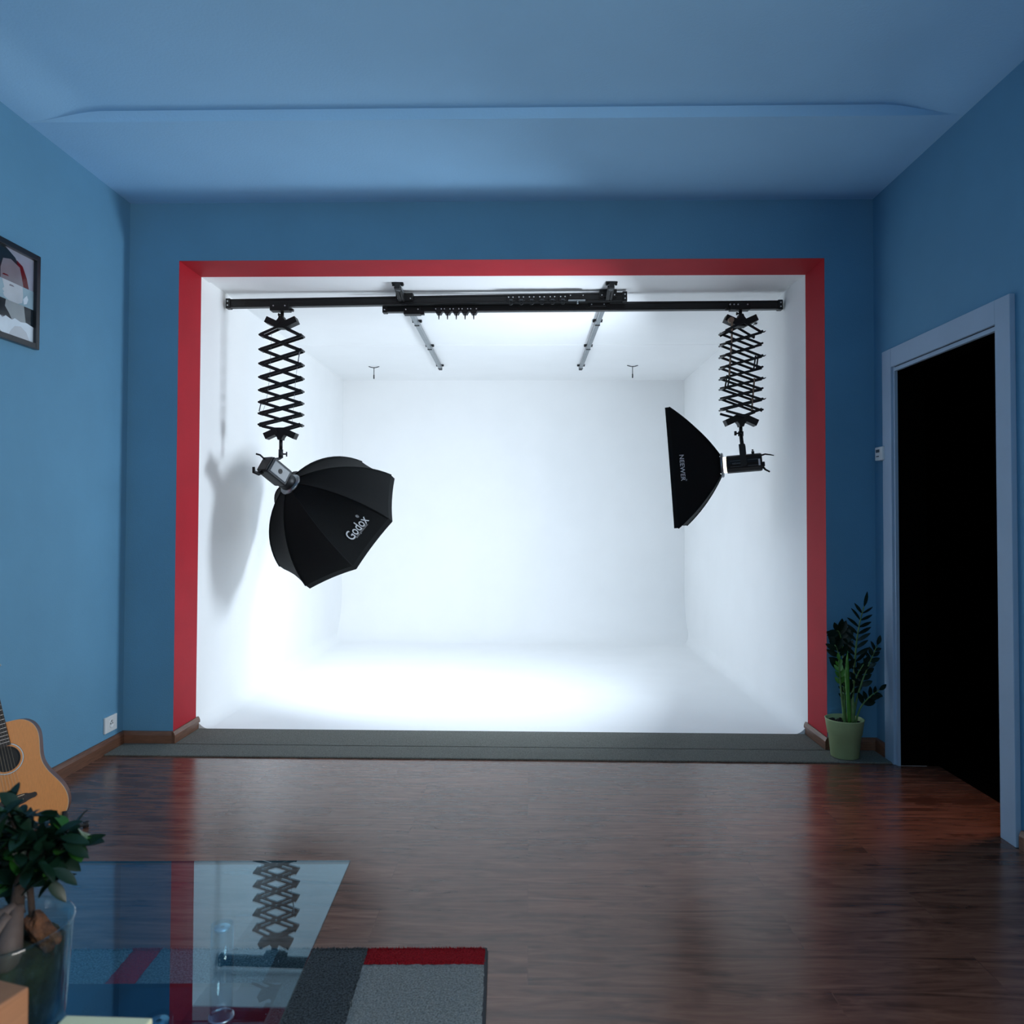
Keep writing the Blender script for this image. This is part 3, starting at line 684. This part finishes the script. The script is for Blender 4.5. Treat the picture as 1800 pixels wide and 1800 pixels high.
mb = MB(); mb.tube([f @ Vector(p) for p in ((0, -.04, .245), (0, -.046, .27), (.01, -.04, .30), (.03, -.035, .32))], [.006, .005, .004, .003], n=8); part('power_cable', mb, M['rubber'], FL)

# ------------------------------------------------------------------ carpet strip, pot plant, wall fittings
mb = MB(); mb.bbox((XL+.020, 4.034, .0005), (XR-.024, D-.019, .008), .002); mb.bbox((OL+.019, D-.03, .0005), (OR_-.019, DI-.005, .008), .002)
tag(part('carpet_strip', mb, M['carpet'], None), 'long grey felt carpet strip on the floor in front of the white alcove', 'carpet')

px, py = 1.672, 4.125
ZP = thing('potted_plant', (px, py, .008), 'dark green pinnate-leaved plant in a sage green pot by the doorway', 'plant')
mb = MB(); mb.lathe([(0, .009), (.064, .009), (.070, .012), (.082, .128), (.086, .130), (.097, .205), (.099, .208), (.095, .210), (.091, .205), (.082, .185), (0, .185)], (px, py, 0), 44)
part('pot', mb, M['pot'], ZP)
mb = MB()
for i in range(60):
    a = rnd.uniform(0, 2*PI); r = .082*math.sqrt(rnd.random()); s = rnd.uniform(.006, .013); c = Vector((px+r*math.cos(a), py+r*math.sin(a), .184+rnd.uniform(0, .006)))
    mb.lathe([(0, -s), (s*.8, -s*.5), (s, 0), (s*.7, s*.6), (0, s*.8)], c, 6)
part('soil', mb, M['soil'], ZP)
def blade(mb, p, d, nrm, L, W, curl=.15, mi=0):
    d = Vector(d).normalized(); nrm = Vector(nrm); nrm = (nrm-d*nrm.dot(d)).normalized(); s = d.cross(nrm); p = Vector(p)
    prof = [(0, .05), (.12, .5), (.3, .88), (.5, 1), (.7, .85), (.88, .45), (1, .02)]
    vs = []
    for t, w0 in prof:
        c = p+d*L*t-nrm*(curl*L*t*t)
        vs += [c-s*W/2*w0+nrm*W*.10*w0, c, c+s*W/2*w0+nrm*W*.10*w0]
    n = len(prof); fs_ = []
    for i in range(n-1):
        a = i*3; fs_ += [(a, a+1, a+4, a+3), (a+1, a+2, a+5, a+4)]
    top = vs; bot = [v-nrm*.0012 for v in vs]; k = len(vs)
    mb.add(top+bot, fs_+[tuple(k+i for i in reversed(q)) for q in fs_], mi, True)
def bez(pts, n=14):
    P0 = [Vector(p) for p in pts]; out = []
    for i in range(n+1):
        t = i/n; Q = P0[:]
        while len(Q) > 1: Q = [a*(1-t)+b*t for a, b in zip(Q, Q[1:])]
        out.append(Q[0])
    return out
def frond(pts, r0, r1, t0, n, L, W, mleaf, mstem, seed, plane=(0, 1, 0), spread=1.0, tip=True):
    rr = random.Random(seed); c = bez(pts, 22); k = len(c)
    mb = MB(); mb.tube(c, [r0+(r1-r0)*i/(k-1) for i in range(k)], n=8); st = part('stem', mb, mstem, ZP)
    mb = MB(); pl = Vector(plane)
    for i in range(n):
        t = t0+(1-t0)*i/n; j = min(int(t*(k-1)), k-2); p = c[j].lerp(c[j+1], t*(k-1)-j); d = (c[j+1]-c[j]).normalized()
        sd_ = d.cross(pl).normalized()
        for s in (-1, 1):
            dr = (d*rr.uniform(.75, 1.1)+sd_*s*spread*rr.uniform(.8, 1.1)+pl*rr.uniform(-.25, .15)).normalized()
            sc_ = (1-.35*(i/n))*rr.uniform(.85, 1.1)
            blade(mb, p, dr, (pl*-1+d*rr.uniform(-.5, .9)+Vector((rr.uniform(-.4, .4), 0, 0))), L*sc_, W*sc_, .12)
    if tip: blade(mb, c[-1], (c[-1]-c[-3]), -pl, L*.8, W*.8)
    part('leaflets', mb, mleaf, st, recalc=False)
s0 = lambda dx, dy=0: (px+dx, py+dy, .185)
frond([s0(.030), (px+.06, py, .38), (px+.045, py+.01, .60), (px+.098, py-.02, .80)], .0085, .0028, .46, 9, .102, .024, M['leafd'], M['stem'], 1, spread=1.25)
frond([s0(.0, .02), (px+.02, py+.04, .42), (px+.02, py+.03, .60), (px-.03, py-.01, .69), (px-.045, py-.02, .67)], .007, .0025, .5, 6, .092, .042, M['leafd'], M['stem'], 2)
frond([s0(.0, -.01), (px+.0, py, .35), (px-.01, py-.02, .52), (px-.060, py-.03, .60)], .007, .0025, .58, 4, .090, .038, M['leafd'], M['stem'], 8)
frond([s0(.045), (px+.06, py, .36), (px+.11, py-.03, .48), (px+.165, py-.02, .60)], .0075, .0025, .42, 7, .068, .030, M['leafd'], M['stem'], 3, spread=.9)
frond([s0(-.010, -.03), (px-.025, py-.04, .30), (px-.045, py-.05, .42), (px-.052, py-.06, .525)], .009, .003, .62, 4, .050, .024, M['leafl'], M['stem'], 4, spread=.6)
frond([s0(.05, -.02), (px+.06, py-.03, .28), (px+.085, py-.05, .32), (px+.16, py-.05, .37)], .006, .0025, .5, 4, .062, .030, M['leafd'], M['stem'], 5)
frond([s0(.028, .01), (px+.035, py, .28), (px+.00, py-.01, .40), (px-.02, py-.04, .48)], .008, .003, .4, 5, .060, .026, M['leafd'], M['stem'], 6)
frond([s0(.02, .03), (px+.05, py+.02, .34), (px+.04, py-.01, .42), (px+.09, py-.03, .50)], .007, .003, .4, 5, .064, .032, M['leafd'], M['stem'], 9)
mb = MB(); c = bez([s0(.012, -.035), (px+.004, py-.045, .32), (px-.012, py-.045, .44), (px-.001, py-.05, .575)], 14); mb.tube(c, [.009, .0095, .010, .0105, .0105, .010, .010, .0105, .011, .0115, .011, .010, .0075, .004, .0008], n=10)
part('new_shoot', mb, M['leafl'], ZP, label='pale green unopened shoot')
for dx, dy, dz_ in ((.02, .0, 0), (.035, -.02, 0)):
    mb = MB(); mb.tube(bez([s0(dx, dy), (px+dx+.004, py+dy, .26), (px+dx+.002, py+dy, .33)], 8), [.011, .011, .010, .010, .009, .008, .007, .006, .005], n=8); part('stem', mb, M['stem'], ZP)

# thermostat beside the door, socket at the left corner
th = thing('thermostat', (XR, 4.155, 1.575), 'small white thermostat box on the wall left of the doorway', 'thermostat')
mb = MB(); mb.bbox((XR-.034, 4.13-.034, 1.575), (XR-.002, 4.13+.052, 1.648), .006, seg=3); part('housing', mb, M['plate'], th)
mb = MB(); mb.bbox((XR-.0355, 4.135, 1.595), (XR-.033, 4.165, 1.600), .0008); mb.bbox((XR-.0355, 4.128, 1.618), (XR-.033, 4.168, 1.634), .0008); part('display', mb, M['grey'], th)
ot = thing('wall_socket', (XL, 4.115, .10), 'white power socket low on the left wall near the corner', 'socket')
mb = MB(); mb.bbox((XL+.0005, 4.060, .105), (XL+.011, 4.178, .190), .003); pl_ = part('plate', mb, M['plate'], ot)
mb = MB(); mb.lathe([(0, .0115), (.020, .0115), (.021, .013), (.023, .013), (.024, .011)], (0, 0, 0), 26, fr=FR((XL, 4.122, .148), Vector((0, 1, 0)), Vector((0, 0, 1)), Vector((1, 0, 0)))); part('outlet_face', mb, M['plate'], pl_)
mb = MB()
for dy_, dz_ in ((-.009, 0), (.009, 0), (0, .012)): mb.cyl((XL+.0118, 4.122+dy_, .148+dz_), (XL+.0126, 4.122+dy_, .148+dz_), .0035, n=10)
part('contact_hole', mb, M['hole'], pl_, split=True)

# framed photograph on the left wall
PF = thing('picture_frame', (XL, 3.12, 2.02), 'black framed portrait print on the left wall, cut by the picture edge', 'picture')
y0_, y1_, z0_, z1_ = 2.90, 3.440, 2.022, 2.450; fwid = .026
mb = MB(); x0_, x1_ = XL+.001, XL+.024
mb.bbox((x0_, y0_, z0_), (x1_, y0_+fwid, z1_), .002); mb.bbox((x0_, y1_-fwid, z0_), (x1_, y1_, z1_), .002); mb.bbox((x0_, y0_+fwid, z0_), (x1_, y1_-fwid, z0_+fwid), .002); mb.bbox((x0_, y0_+fwid, z1_-fwid), (x1_, y1_-fwid, z1_), .002)
part('frame', mb, M['frameblk'], PF)
pm = [mat('print_%d' % i, c, .12, noise=.06, nscale=14) for i, c in enumerate(((.30, .32, .40), (.012, .02, .028), (.10, .004, .010), (.50, .55, .60), (.62, .72, .80), (.30, .34, .36), (.20, .19, .22), (.28, .42, .50)))]
mb = MB(); lay = [0]
def pp(pts, mi):           # points in frame units: a 0..1 left to right as seen, b 0..1 up
    lay[0] += 1; x = XL+.008+lay[0]*.00025
    W_ = y1_-y0_-2*fwid+.004; H_ = z1_-z0_-2*fwid+.004
    mb.add([(x, y0_+fwid-.002+a*W_, z0_+fwid-.002+b*H_) for a, b in pts], [tuple(range(len(pts)))], mi)
pp([(0,0),(1,0),(1,1),(0,1)], 0)
pp([(0,.62),(.9,.62),(.82,.80),(.74,.92),(.6,1),(0,1)], 1)                       # dark hair
pp([(.80,.62),(.93,.62),(.90,.74),(.84,.86),(.76,.90),(.79,.74)], 2)             # red strand
pp([(.55,.60),(.86,.60),(.83,.72),(.80,.83),(.68,.88),(.58,.85),(.55,.74)], 6)    # forehead
pp([(.57,.665),(.66,.672),(.64,.685),(.59,.685)], 2)
pp([(0,.40),(1,.40),(1,.62),(0,.62)], 7)                                         # pale band
pp([(.57,.62),(.84,.62),(.85,.52),(.84,.43),(.78,.40),(.66,.40),(.60,.43),(.585,.46),(.60,.475),(.575,.50),(.60,.53)], 3)
pp([(.85,.48),(.90,.54),(.92,.50),(.90,.44),(.86,.42)], 4)
pp([(.66,.57),(.73,.575),(.71,.59),(.67,.59)], 6)
pp([(0,.20),(1,.20),(1,.40),(0,.40)], 1)                                         # dark lower band
pp([(.62,.40),(.86,.40),(.89,.20),(.70,.20),(.66,.26),(.61,.32)], 5)             # chin and neck
pp([(0,0),(1,0),(1,.19),(.90,.215),(.82,.20),(.74,.22),(.70,.19),(.62,.215),(.58,.18),(.45,.25),(.3,.2),(0,.25)], 4)
pp([(.66,0),(.95,0),(.90,.10),(.82,.15),(.74,.13),(.69,.07)], 3)
pp([(0,0),(.60,0),(.52,.05),(.40,.10),(0,.12)], 5)
part('print', mb, pm, PF, recalc=False, label='portrait of a face cut into pale and dark bands')

# ------------------------------------------------------------------ acoustic guitar on its stand
gth, gl, gb_ = math.radians(24), math.radians(13.8), math.radians(11)
er = Vector((math.cos(gth), math.sin(gth), 0)); gn = Vector((math.sin(gth), -math.cos(gth), 0))
eu = (Vector((0, 0, 1))-er*math.tan(gl)-gn*math.tan(gb_)).normalized(); er = (er-eu*er.dot(eu)).normalized(); gn = er.cross(eu)
if gn.y > 0: gn = -gn
GO = Vector((-1.985, 2.90, .342))                      # sound hole centre on the top
def G(x, y, z=0): return GO+er*x+eu*y+gn*z
half = [(0, .133), (.03, .134), (.075, .130), (.104, .108), (.117, .075), (.118, .045), (.113, .010), (.108, -.025), (.110, -.055), (.122, -.090), (.142, -.125), (.161, -.165), (.168, -.205), (.162, -.240), (.142, -.270), (.108, -.292), (.06, -.304), (0, -.308)]
def smooth(poly, k=2):
    for _ in range(k):
        q = []
        for i in range(len(poly)):
            a = poly[i]; b = poly[(i+1) % len(poly)]
            q += [(a[0]*.75+b[0]*.25, a[1]*.75+b[1]*.25), (a[0]*.25+b[0]*.75, a[1]*.25+b[1]*.75)]
        poly = q
    return poly
outl = smooth(half+[(-x, y) for x, y in half[::-1][1:-1]], 2)
GT = thing('acoustic_guitar', GO-Vector((0, 0, .30)), 'small natural-top acoustic guitar standing against the left wall', 'guitar')
n = len(outl); mb = MB(); hole = [(.045*math.cos(2*PI*i/n), .045*math.sin(2*PI*i/n)) for i in range(n)]
# match outline start to the hole angle
import cmath
ang = [math.atan2(y, x) for x, y in outl]; hole = [(.045*math.cos(a), .045*math.sin(a)) for a in ang]
vs = [G(x, y) for x, y in outl]+[G(x, y) for x, y in hole]+[G(x, y, -.004) for x, y in hole]
mb.add(vs, [(i, (i+1) % n, n+(i+1) % n, n+i) for i in range(n)]+[(n+i, n+(i+1) % n, 2*n+(i+1) % n, 2*n+i) for i in range(n)])
part('soundboard', mb, M['spruce'], GT)
mb = MB(); vs = [G(x*1.004, y*1.004, -.003) for x, y in outl]+[G(x*1.004, y*1.004, -.085) for x, y in outl]
mb.add(vs, [(i, (i+1) % n, n+(i+1) % n, n+i) for i in range(n)]+[tuple(range(n, 2*n))], 0, False)
mb.add([G(x, y, -.012) for x, y in outl], [tuple(range(n))], 1)
part('body_sides', mb, [M['mahog'], M['hole']], GT)
mb = MB(); vs = [G(x*1.0, y*1.0, .0006) for x, y in outl]+[G(x*1.008, y*1.006, .0006) for x, y in outl]+[G(x*1.008, y*1.006, -.005) for x, y in outl]
mb.add(vs, [(k*n+i, k*n+(i+1) % n, (k+1)*n+(i+1) % n, (k+1)*n+i) for k in (0, 1) for i in range(n)]); part('binding', mb, M['bind'], GT)
mb = MB(); 
def ringm(r0, r1, z, mi=0):
    vs = [G(r*math.cos(2*PI*i/40), r*math.sin(2*PI*i/40), z) for r in (r0, r1) for i in range(40)]
    mb.add(vs, [(i, (i+1) % 40, 40+(i+1) % 40, 40+i) for i in range(40)], mi)
ringm(.0445, .0475, .0012, 1); ringm(.054, .0575, .0012, 0); ringm(.0575, .0585, .0014, 1); part('rosette', mb, [M['pearl'], M['rosew']], GT, recalc=False)
# bridge
bp = smooth([(-.072, -.150), (-.050, -.150), (-.034, -.142), (.034, -.142), (.050, -.150), (.072, -.150), (.072, -.168), (.046, -.170), (.030, -.177), (0, -.180), (-.030, -.177), (-.046, -.170), (-.072, -.168)], 1)
mb = MB(); mb.prism(bp, lambda p: G(p[0], p[1], .0005), lambda p: G(p[0], p[1], .008)); br = part('bridge', mb, M['rosew'], GT)
mb = MB(); mb.bar(G(-.034, -.149, .010), G(.034, -.147, .010), .003, .006, gn); part('saddle', mb, M['bind'], br, label='pale saddle')
for i in range(6):
    mb = MB(); x = -.027+i*.0108; mb.cyl(G(x, -.166+.001*abs(i-2.5), .007), G(x, -.166+.001*abs(i-2.5), .0115), .0032, n=10); part('bridge_pin', mb, M['bind'], br, label='white bridge pin')
NT = .410                                              # nut position above the hole
mb = MB(); mb.prism([(-.025, .047), (.025, .047), (.020, NT), (-.020, NT)], lambda p: G(p[0], p[1], .001), lambda p: G(p[0], p[1], .008)); fb = part('fretboard', mb, M['rosew'], GT)
mb = MB(); mb.prism([(-.0235, .125), (.0235, .125), (.020, NT), (-.020, NT)], lambda p: G(p[0], p[1], .001), lambda p: G(p[0]*.7, p[1], -.018)); part('neck', mb, M['mahog'], GT)
SL = NT+.148
for i in range(1, 20):
    y = NT-SL*(1-2**(-i/12))
    if y < .052: break
    h_ = .020+.005*(NT-y)/(NT-.047); mb = MB(); mb.box((-1, -1, -1), (1, 1, 1), fr=Matrix.Translation(G(0, y, .0085)) @ Matrix((er*h_, eu*.0009, gn*.0009)).transposed().to_4x4()); part('fret', mb, M['fret'], fb)
for i in range(4):
    y = .222+i*.0; x = -.018+i*.010; mb = MB()
    mb.prism([(x, .213), (x+.003, .213), (x+.011, .228), (x+.008, .228)], lambda p: G(p[0], p[1], .0075), lambda p: G(p[0], p[1], .0086)); part('inlay', mb, M['pearl'], fb)
for i in range(6):
    mb = MB(); k = -2.5+i; mb.tube([G(k*.0108, -.160, .010), G(k*.0108, -.148, .0135), G(k*.0066, NT, .011)], .00065-.00006*i, n=5); part('string', mb, M['string'], GT)
mb = MB(); mb.prism([(-.021, NT), (.021, NT), (.031, NT+.03), (.034, NT+.15), (.02, NT+.165), (-.02, NT+.165), (-.034, NT+.15), (-.031, NT+.03)], lambda p: G(p[0], p[1], .005-(p[1]-NT)*.15), lambda p: G(p[0], p[1], -.010-(p[1]-NT)*.15)); hs = part('headstock', mb, M['rosew'], GT)
for sx in (-1, 1):
    for j in range(3):
        y = NT+.045+j*.05; mb = MB(); mb.cyl(G(sx*.030, y, -.008), G(sx*.046, y, -.008), .003, n=8); mb.bbox((-.008, -.007, -.004), (.008, .007, .004), .002, fr=Matrix.Translation(G(sx*.052, y, -.008)) @ Matrix((er, eu, gn)).transposed().to_4x4()); part('tuner', mb, M['rubber'], hs)
# capo clamped on the neck
cp = thing('capo', G(0, .352, .012), 'silver capo clamped across the guitar neck', 'capo')
mb = MB(); mb.bar(G(-.028, .352, .0165), G(.040, .352, .0165), .009, .006, gn); mb.tube([G(.040, .352, .0165), G(.046, .352, .008), G(.044, .352, -.012), G(.03, .352, -.024), G(-.02, .352, -.026)], .0045, n=8); part('clamp_arm', mb, M['alu'], cp)
mb = MB(); mb.bar(G(-.024, .352, .012), G(.024, .352, .012), .009, .0035, gn); part('rubber_pad', mb, M['rubber'], cp)
# folding stand
GS = thing('guitar_stand', (-1.93, 2.95, 0), 'black folding guitar stand with curled rubber feet under the guitar', 'stand')
mb = MB(); mb.tube([G(.118, -.335, -.09), G(.132, -.322, -.03), G(.138, -.310, .012), G(.146, -.275, .020), G(.150, -.255, .018)], [.009, .010, .011, .011, .009], n=10); part('cradle_arm', mb, M['rubber'], GS)
mb = MB(); mb.tube([G(-.118, -.335, -.09), G(-.132, -.322, -.03), G(-.138, -.310, .012), G(-.146, -.275, .020), G(-.150, -.255, .018)], [.009, .010, .011, .011, .009], n=10); part('cradle_arm', mb, M['rubber'], GS)
mb = MB(); a = G(.118, -.335, -.09); b = G(-.118, -.335, -.09); mb.cyl(a, b, .008, n=10); part('cross_tube', mb, M['rubber'], GS)
for q in (a, b):
    for dy_ in (-.12, .14):
        mb = MB(); e_ = Vector((q.x+dy_*.15, q.y+dy_*.8, .012)); mb.tube([q, q.lerp(e_, .5), e_], .007, n=8); mb.cyl(e_+Vector((0, 0, -.012)), e_+Vector((0, 0, .01)), .011, n=10); part('leg', mb, M['rubber'], GS)

# ------------------------------------------------------------------ rug
ra = math.radians(2.0); ru = Vector((-math.cos(ra), -math.sin(ra), 0)); rv = Vector((math.sin(ra), -math.cos(ra), 0)); RO = Vector((-.118, 2.262, 0))
def RG(u, v, z=0): return RO+ru*u+rv*v+Vector((0, 0, z))
def shag(name, a, b): return mat(name, a, .95, col2=(*b, 1), nscale=190, bump=.8, bscale=300, spec=.1, detail=6)
rm = [shag('rug_dark_grey', (.014, .020, .024), (.095, .115, .125)), shag('rug_light_grey', (.13, .15, .15), (.33, .36, .36)), shag('rug_red', (.16, .004, .008), (.36, .012, .02)), shag('rug_mid_grey', (.03, .07, .09), (.16, .24, .28)), mat('rug_edge', (.035, .04, .045), .9)]
tiles = [  # u0,u1,v0,v1,material
 (.006, .345, .005, .083, 2), (.006, .345, .083, .62, 1), (.006, .345, .62, .70, 2), (.006, .345, .70, 1.30, 0),
 (.345, .60, .005, .36, 0), (.345, .60, .36, .9, 3), (.345, .60, .9, 1.30, 0),
 (.60, .94, .005, .5, 3), (.60, .94, .5, 1.30, 1), (.94, 1.02, .005, .7, 2), (.94, 1.02, .7, 1.3, 0),
 (1.02, 1.70, .005, .55, 3), (1.02, 1.70, .55, 1.3, 1)]
mb = MB(); zr = .019; rr = random.Random(3)
base = MB(); base.bbox((-.003, 0, .0005), (1.706, 1.306, .008), .002, fr=FR(RO, ru, rv, Vector((0, 0, 1))))
RUG = part('area_rug', MB().box((0, 0, .008), (1.703, 1.303, .0155), fr=FR(RO, ru, rv, Vector((0, 0, 1)))), rm[4], None)
tag(RUG, 'grey area rug with red blocks under the glass coffee table', 'rug')
part('rug_backing', base, rm[4], RUG)
for u0, u1, v0, v1, mi in tiles:
    nu = max(2, int((u1-u0)/.012)); nv = max(2, int((v1-v0)/.012))
    def fn(a, b):
        ed = min(a*(u1-u0), (1-a)*(u1-u0), b*(v1-v0), (1-b)*(v1-v0))
        return RG(u0+(u1-u0)*a+(rr.uniform(-.0025, .0025) if 0 < a < 1 else rr.uniform(-.0012, .0012)), v0+(v1-v0)*b+rr.uniform(-.002, .002), zr-(.003 if ed < .006 else 0)+rr.uniform(-.0013, .0013))
    mb.grid(fn, nu, nv, mi, True)
# tufts along the far edge and over the field
for i in range(9000):
    u0, u1, v0, v1, mi = tiles[i % len(tiles)] if i > 2500 else tiles[rr.choice((0, 4, 7, 9, 11, 11))]
    u = rr.uniform(u0, u1); v = rr.uniform(v0, v1) if i > 2500 else v0+abs(rr.gauss(0, .004))
    if v > .95: continue
    p = RG(u, v, zr-.004); q = p+Vector((rr.uniform(-.005, .005), rr.uniform(-.004, .005), rr.uniform(.005, .010))); s = Vector((.0012, 0, 0))
    mb.add([p-s, p+s, q], [(0,1,2)], mi)
part('pile', mb, rm, RUG, recalc=False)

# ------------------------------------------------------------------ glass coffee table
ta = math.radians(2.1); tu = Vector((-math.cos(ta), -math.sin(ta), 0)); tv = Vector((math.sin(ta), -math.cos(ta), 0)); ZT = .545
TO = Vector((-.374, 1.627, 0)); TF = FR(TO, tu, tv, Vector((0, 0, 1)))
TB = thing('coffee_table', TF @ Vector((.55, .35, .0)), 'low glass coffee table with clear cylindrical legs standing on the rug', 'table')
mb = MB(); mb.box((0, 0, ZT-.004), (1.10, .70, ZT), fr=TF)
tp_ = part('tabletop', mb, [M['glasst'], M['glasse']], TB)
for p in tp_.data.polygons:
    if abs(p.normal.z) < .5: p.material_index = 1
mb = MB(); mb.box((.10, .145, .370), (1.0, .62, .378), fr=TF)
sh_ = part('lower_shelf', mb, [M['glasss'], M['glasse']], TB)
for p in sh_.data.polygons:
    if abs(p.normal.z) < .5: p.material_index = 1
for u in (.18, .92):
    for v in (.245, .50):
        c = TF @ Vector((u, v, 0)); mb = MB()
        mb.cyl((c.x, c.y, .378), (c.x, c.y, ZT-.004), .0195, n=28); lg = part('leg', mb, M['acryl'], TB)
        mb = MB(); mb.cyl((c.x, c.y, .027), (c.x, c.y, .370), .0195, n=28); part('lower_leg', mb, M['acryl'], lg)
        mb = MB(); mb.lathe([(.004, ZT-.0145), (.012, ZT-.0145), (.014, ZT-.0085), (.004, ZT-.0085)], (c.x, c.y, 0), 20); mb.lathe([(.0195, .3785), (.022, .3785), (.022, .381), (.0195, .381)], (c.x, c.y, 0), 28); part('disc_cap', mb, M['steel'], lg, label='bright disc cap')

# wooden candle blocks
wb = thing('wooden_block', (-.639, .856, ZT), 'brown wooden block with a round hole on the glass table, at the left edge', 'block')
fb_ = FR((-.639, .856, ZT+.001), Vector((math.cos(-.285), math.sin(-.285), 0)), Vector((-math.sin(-.285), math.cos(-.285), 0)), Vector((0, 0, 1)))
mb = MB(); mb.bbox((-.050, -.050, 0), (.050, .050, .178), .003, fr=fb_); part('body', mb, M['woodb'], wb)
mb = MB(); mb.lathe([(.0, .1785), (.022, .1785), (.0225, .179)], (0, 0, 0), 24, fr=fb_); part('hole', mb, M['hole'], wb, label='dark round hole in the top')
cb = MB(); fc = FR((-.516, .915, ZT+.001), Vector((math.cos(-.02), math.sin(-.02), 0)), Vector((-math.sin(-.02), math.cos(-.02), 0)), Vector((0, 0, 1))); cb.bbox((-.055, -.045, 0), (.055, .035, .107), .003, fr=fc)
tag(part('candle_block', cb, M['cream'], None), 'pale cream wooden block on the glass table near the bottom edge', 'block')

# bonsai in its glass vase
vx, vy = -.748, 1.090
VS = thing('glass_vase', (vx, vy, ZT), 'clear glass vase holding moss and roots at the left picture edge', 'vase')
mb = MB(); mb.lathe([(0, ZT+.001), (.076, ZT+.001), (.082, ZT+.008), (.090, ZT+.134), (.092, ZT+.140), (.0885, ZT+.142), (.086, ZT+.134), (.078, ZT+.012), (0, ZT+.010)], (vx, vy, 0), 48); part('glass_body', mb, M['glassv'], VS)
BZ = thing('bonsai', (vx, vy, ZT+.011), 'small dark leafy bonsai with thick pale roots growing from the glass vase', 'plant')
mb = MB(); rr = random.Random(5)
prf = [(0, ZT+.012), (.070, ZT+.012), (.076, ZT+.05), (.079, ZT+.105), (.070, ZT+.115), (.04, ZT+.12), (0, ZT+.122)]
mb.lathe([(r*1.0, z) for r, z in prf], (vx, vy, 0), 40)
for v in mb.v: v += Vector((rr.uniform(-.003, .003), rr.uniform(-.003, .003), rr.uniform(-.004, .004)))
part('moss_soil', mb, M['moss'], BZ)
for pts, rs in (([(-.712, 1.045, .655), (-.705, 1.04, .672), (-.712, 1.06, .700), (-.722, 1.085, .715)], [.015, .018, .013, .008]),
                ([(-.775, 1.06, .658), (-.765, 1.06, .690), (-.735, 1.07, .705), (-.722, 1.085, .715)], [.016, .018, .014, .010]),
                ([(-.760, 1.04, .660), (-.735, 1.045, .685), (-.722, 1.07, .71)], [.010, .012, .010])):
    mb = MB(); c = bez(pts, 12); k = len(c)
    rad = [rs[min(int(i/(k-1)*(len(rs)-1)), len(rs)-2)]*(1-((i/(k-1)*(len(rs)-1)) % 1)) + rs[min(int(i/(k-1)*(len(rs)-1))+1, len(rs)-1)]*((i/(k-1)*(len(rs)-1)) % 1) if i < k-1 else rs[-1] for i in range(k)]
    mb.tube(c, rad, n=12); part('root', mb, M['root'], BZ)
mb = MB(); mb.tube(bez([(-.704, 1.088, .660), (-.700, 1.088, .70), (-.708, 1.09, .74), (-.73, 1.11, .785)], 10), .0045, n=8); part('thin_trunk', mb, M['bark'], BZ)
mb = MB(); mb.tube(bez([(-.722, 1.085, .705), (-.728, 1.09, .74), (-.735, 1.12, .775)], 8), [.010, .009, .009, .008, .008, .007, .006, .005, .004], n=8)
tips = []
rr = random.Random(11)
cen = Vector((-.735, 1.12, .775))
cl_ = [(-.749, 1.101, .840), (-.80, 1.158, .792), (-.762, 1.151, .785), (-.706, 1.11, .789), (-.692, 1.13, .786), (-.674, 1.126, .787), (-.737, 1.142, .753), (-.716, 1.153, .751), (-.741, 1.098, .785), (-.775, 1.092, .803), (-.798, 1.157, .728), (-.744, 1.125, .745), (-.82, 1.151, .735), (-.69, 1.09, .760), (-.72, 1.12, .81)]
for q in cl_: mb.tube([cen-Vector((0, 0, .03)), Vector(q)*.5+cen*.5, q], [.003, .0022, .0012], n=6)
part('branch', mb, M['bark'], BZ)
mb = MB(); mb2 = MB()
for qi, q in enumerate(cl_):
    q = Vector(q)
    for i in range(17):
        d = Vector((rr.gauss(0, 1), rr.gauss(0, 1), rr.gauss(.25, .8))).normalized(); p = q+Vector((rr.gauss(0, .010), rr.gauss(0, .010), rr.gauss(0, .008)))
        tgt = mb2 if rr.random() < .06 else mb
        blade(tgt, p, d, Vector((rr.gauss(0, .5), rr.gauss(0, .5), 1)), rr.uniform(.028, .040), rr.uniform(.017, .024), .25)
for p, d in (((-.672, 1.10, .808), (1, 0, -.1)), ((-.668, 1.10, .798), (1, 0, -.4)), ((-.676, 1.09, .768), (1, 0, -.55)), ((-.684, 1.09, .752), (1, -.1, -.9)), ((-.68, 1.1, .812), (.8, 0, .5))):
    blade(mb, p, d, (0, -.5, 1), .042, .016, .15)
part('foliage', mb, M['leafd'], BZ, recalc=False); part('young_foliage', mb2, mat('bonsai_young_leaf', (.015, .075, .010), .4, spec=.35, noise=.3, nscale=20), BZ, recalc=False)
# bark chip resting on the moss
mb = MB(); rr = random.Random(2); cx_ = Vector((-.686, 1.085, .660)); pts = []
bm = bmesh.new(); bmesh.ops.create_icosphere(bm, subdivisions=3, radius=1)
fr2 = Matrix.Rotation(-.7, 4, 'Y')
for v in bm.verts:
    k = 1+.22*math.sin(v.co.x*5+1)*math.cos(v.co.z*4)+rr.uniform(-.08, .08); v.co = Vector((v.co.x*.016*k, v.co.y*.014*k, v.co.z*.030*k)); v.co = fr2 @ v.co+cx_+Vector((0, 0, .022))
bm.verts.index_update(); mb.add([v.co.copy() for v in bm.verts], [[v.index for v in f.verts] for f in bm.faces]); bm.free()
tag(part('bark_chip', mb, mat('orange_brown_bark', (.10, .035, .010), .85, col2=(.02, .008, .004, 1), nscale=60, bump=1, bscale=70), None), 'orange brown piece of bark on the rim of the glass vase', 'bark')
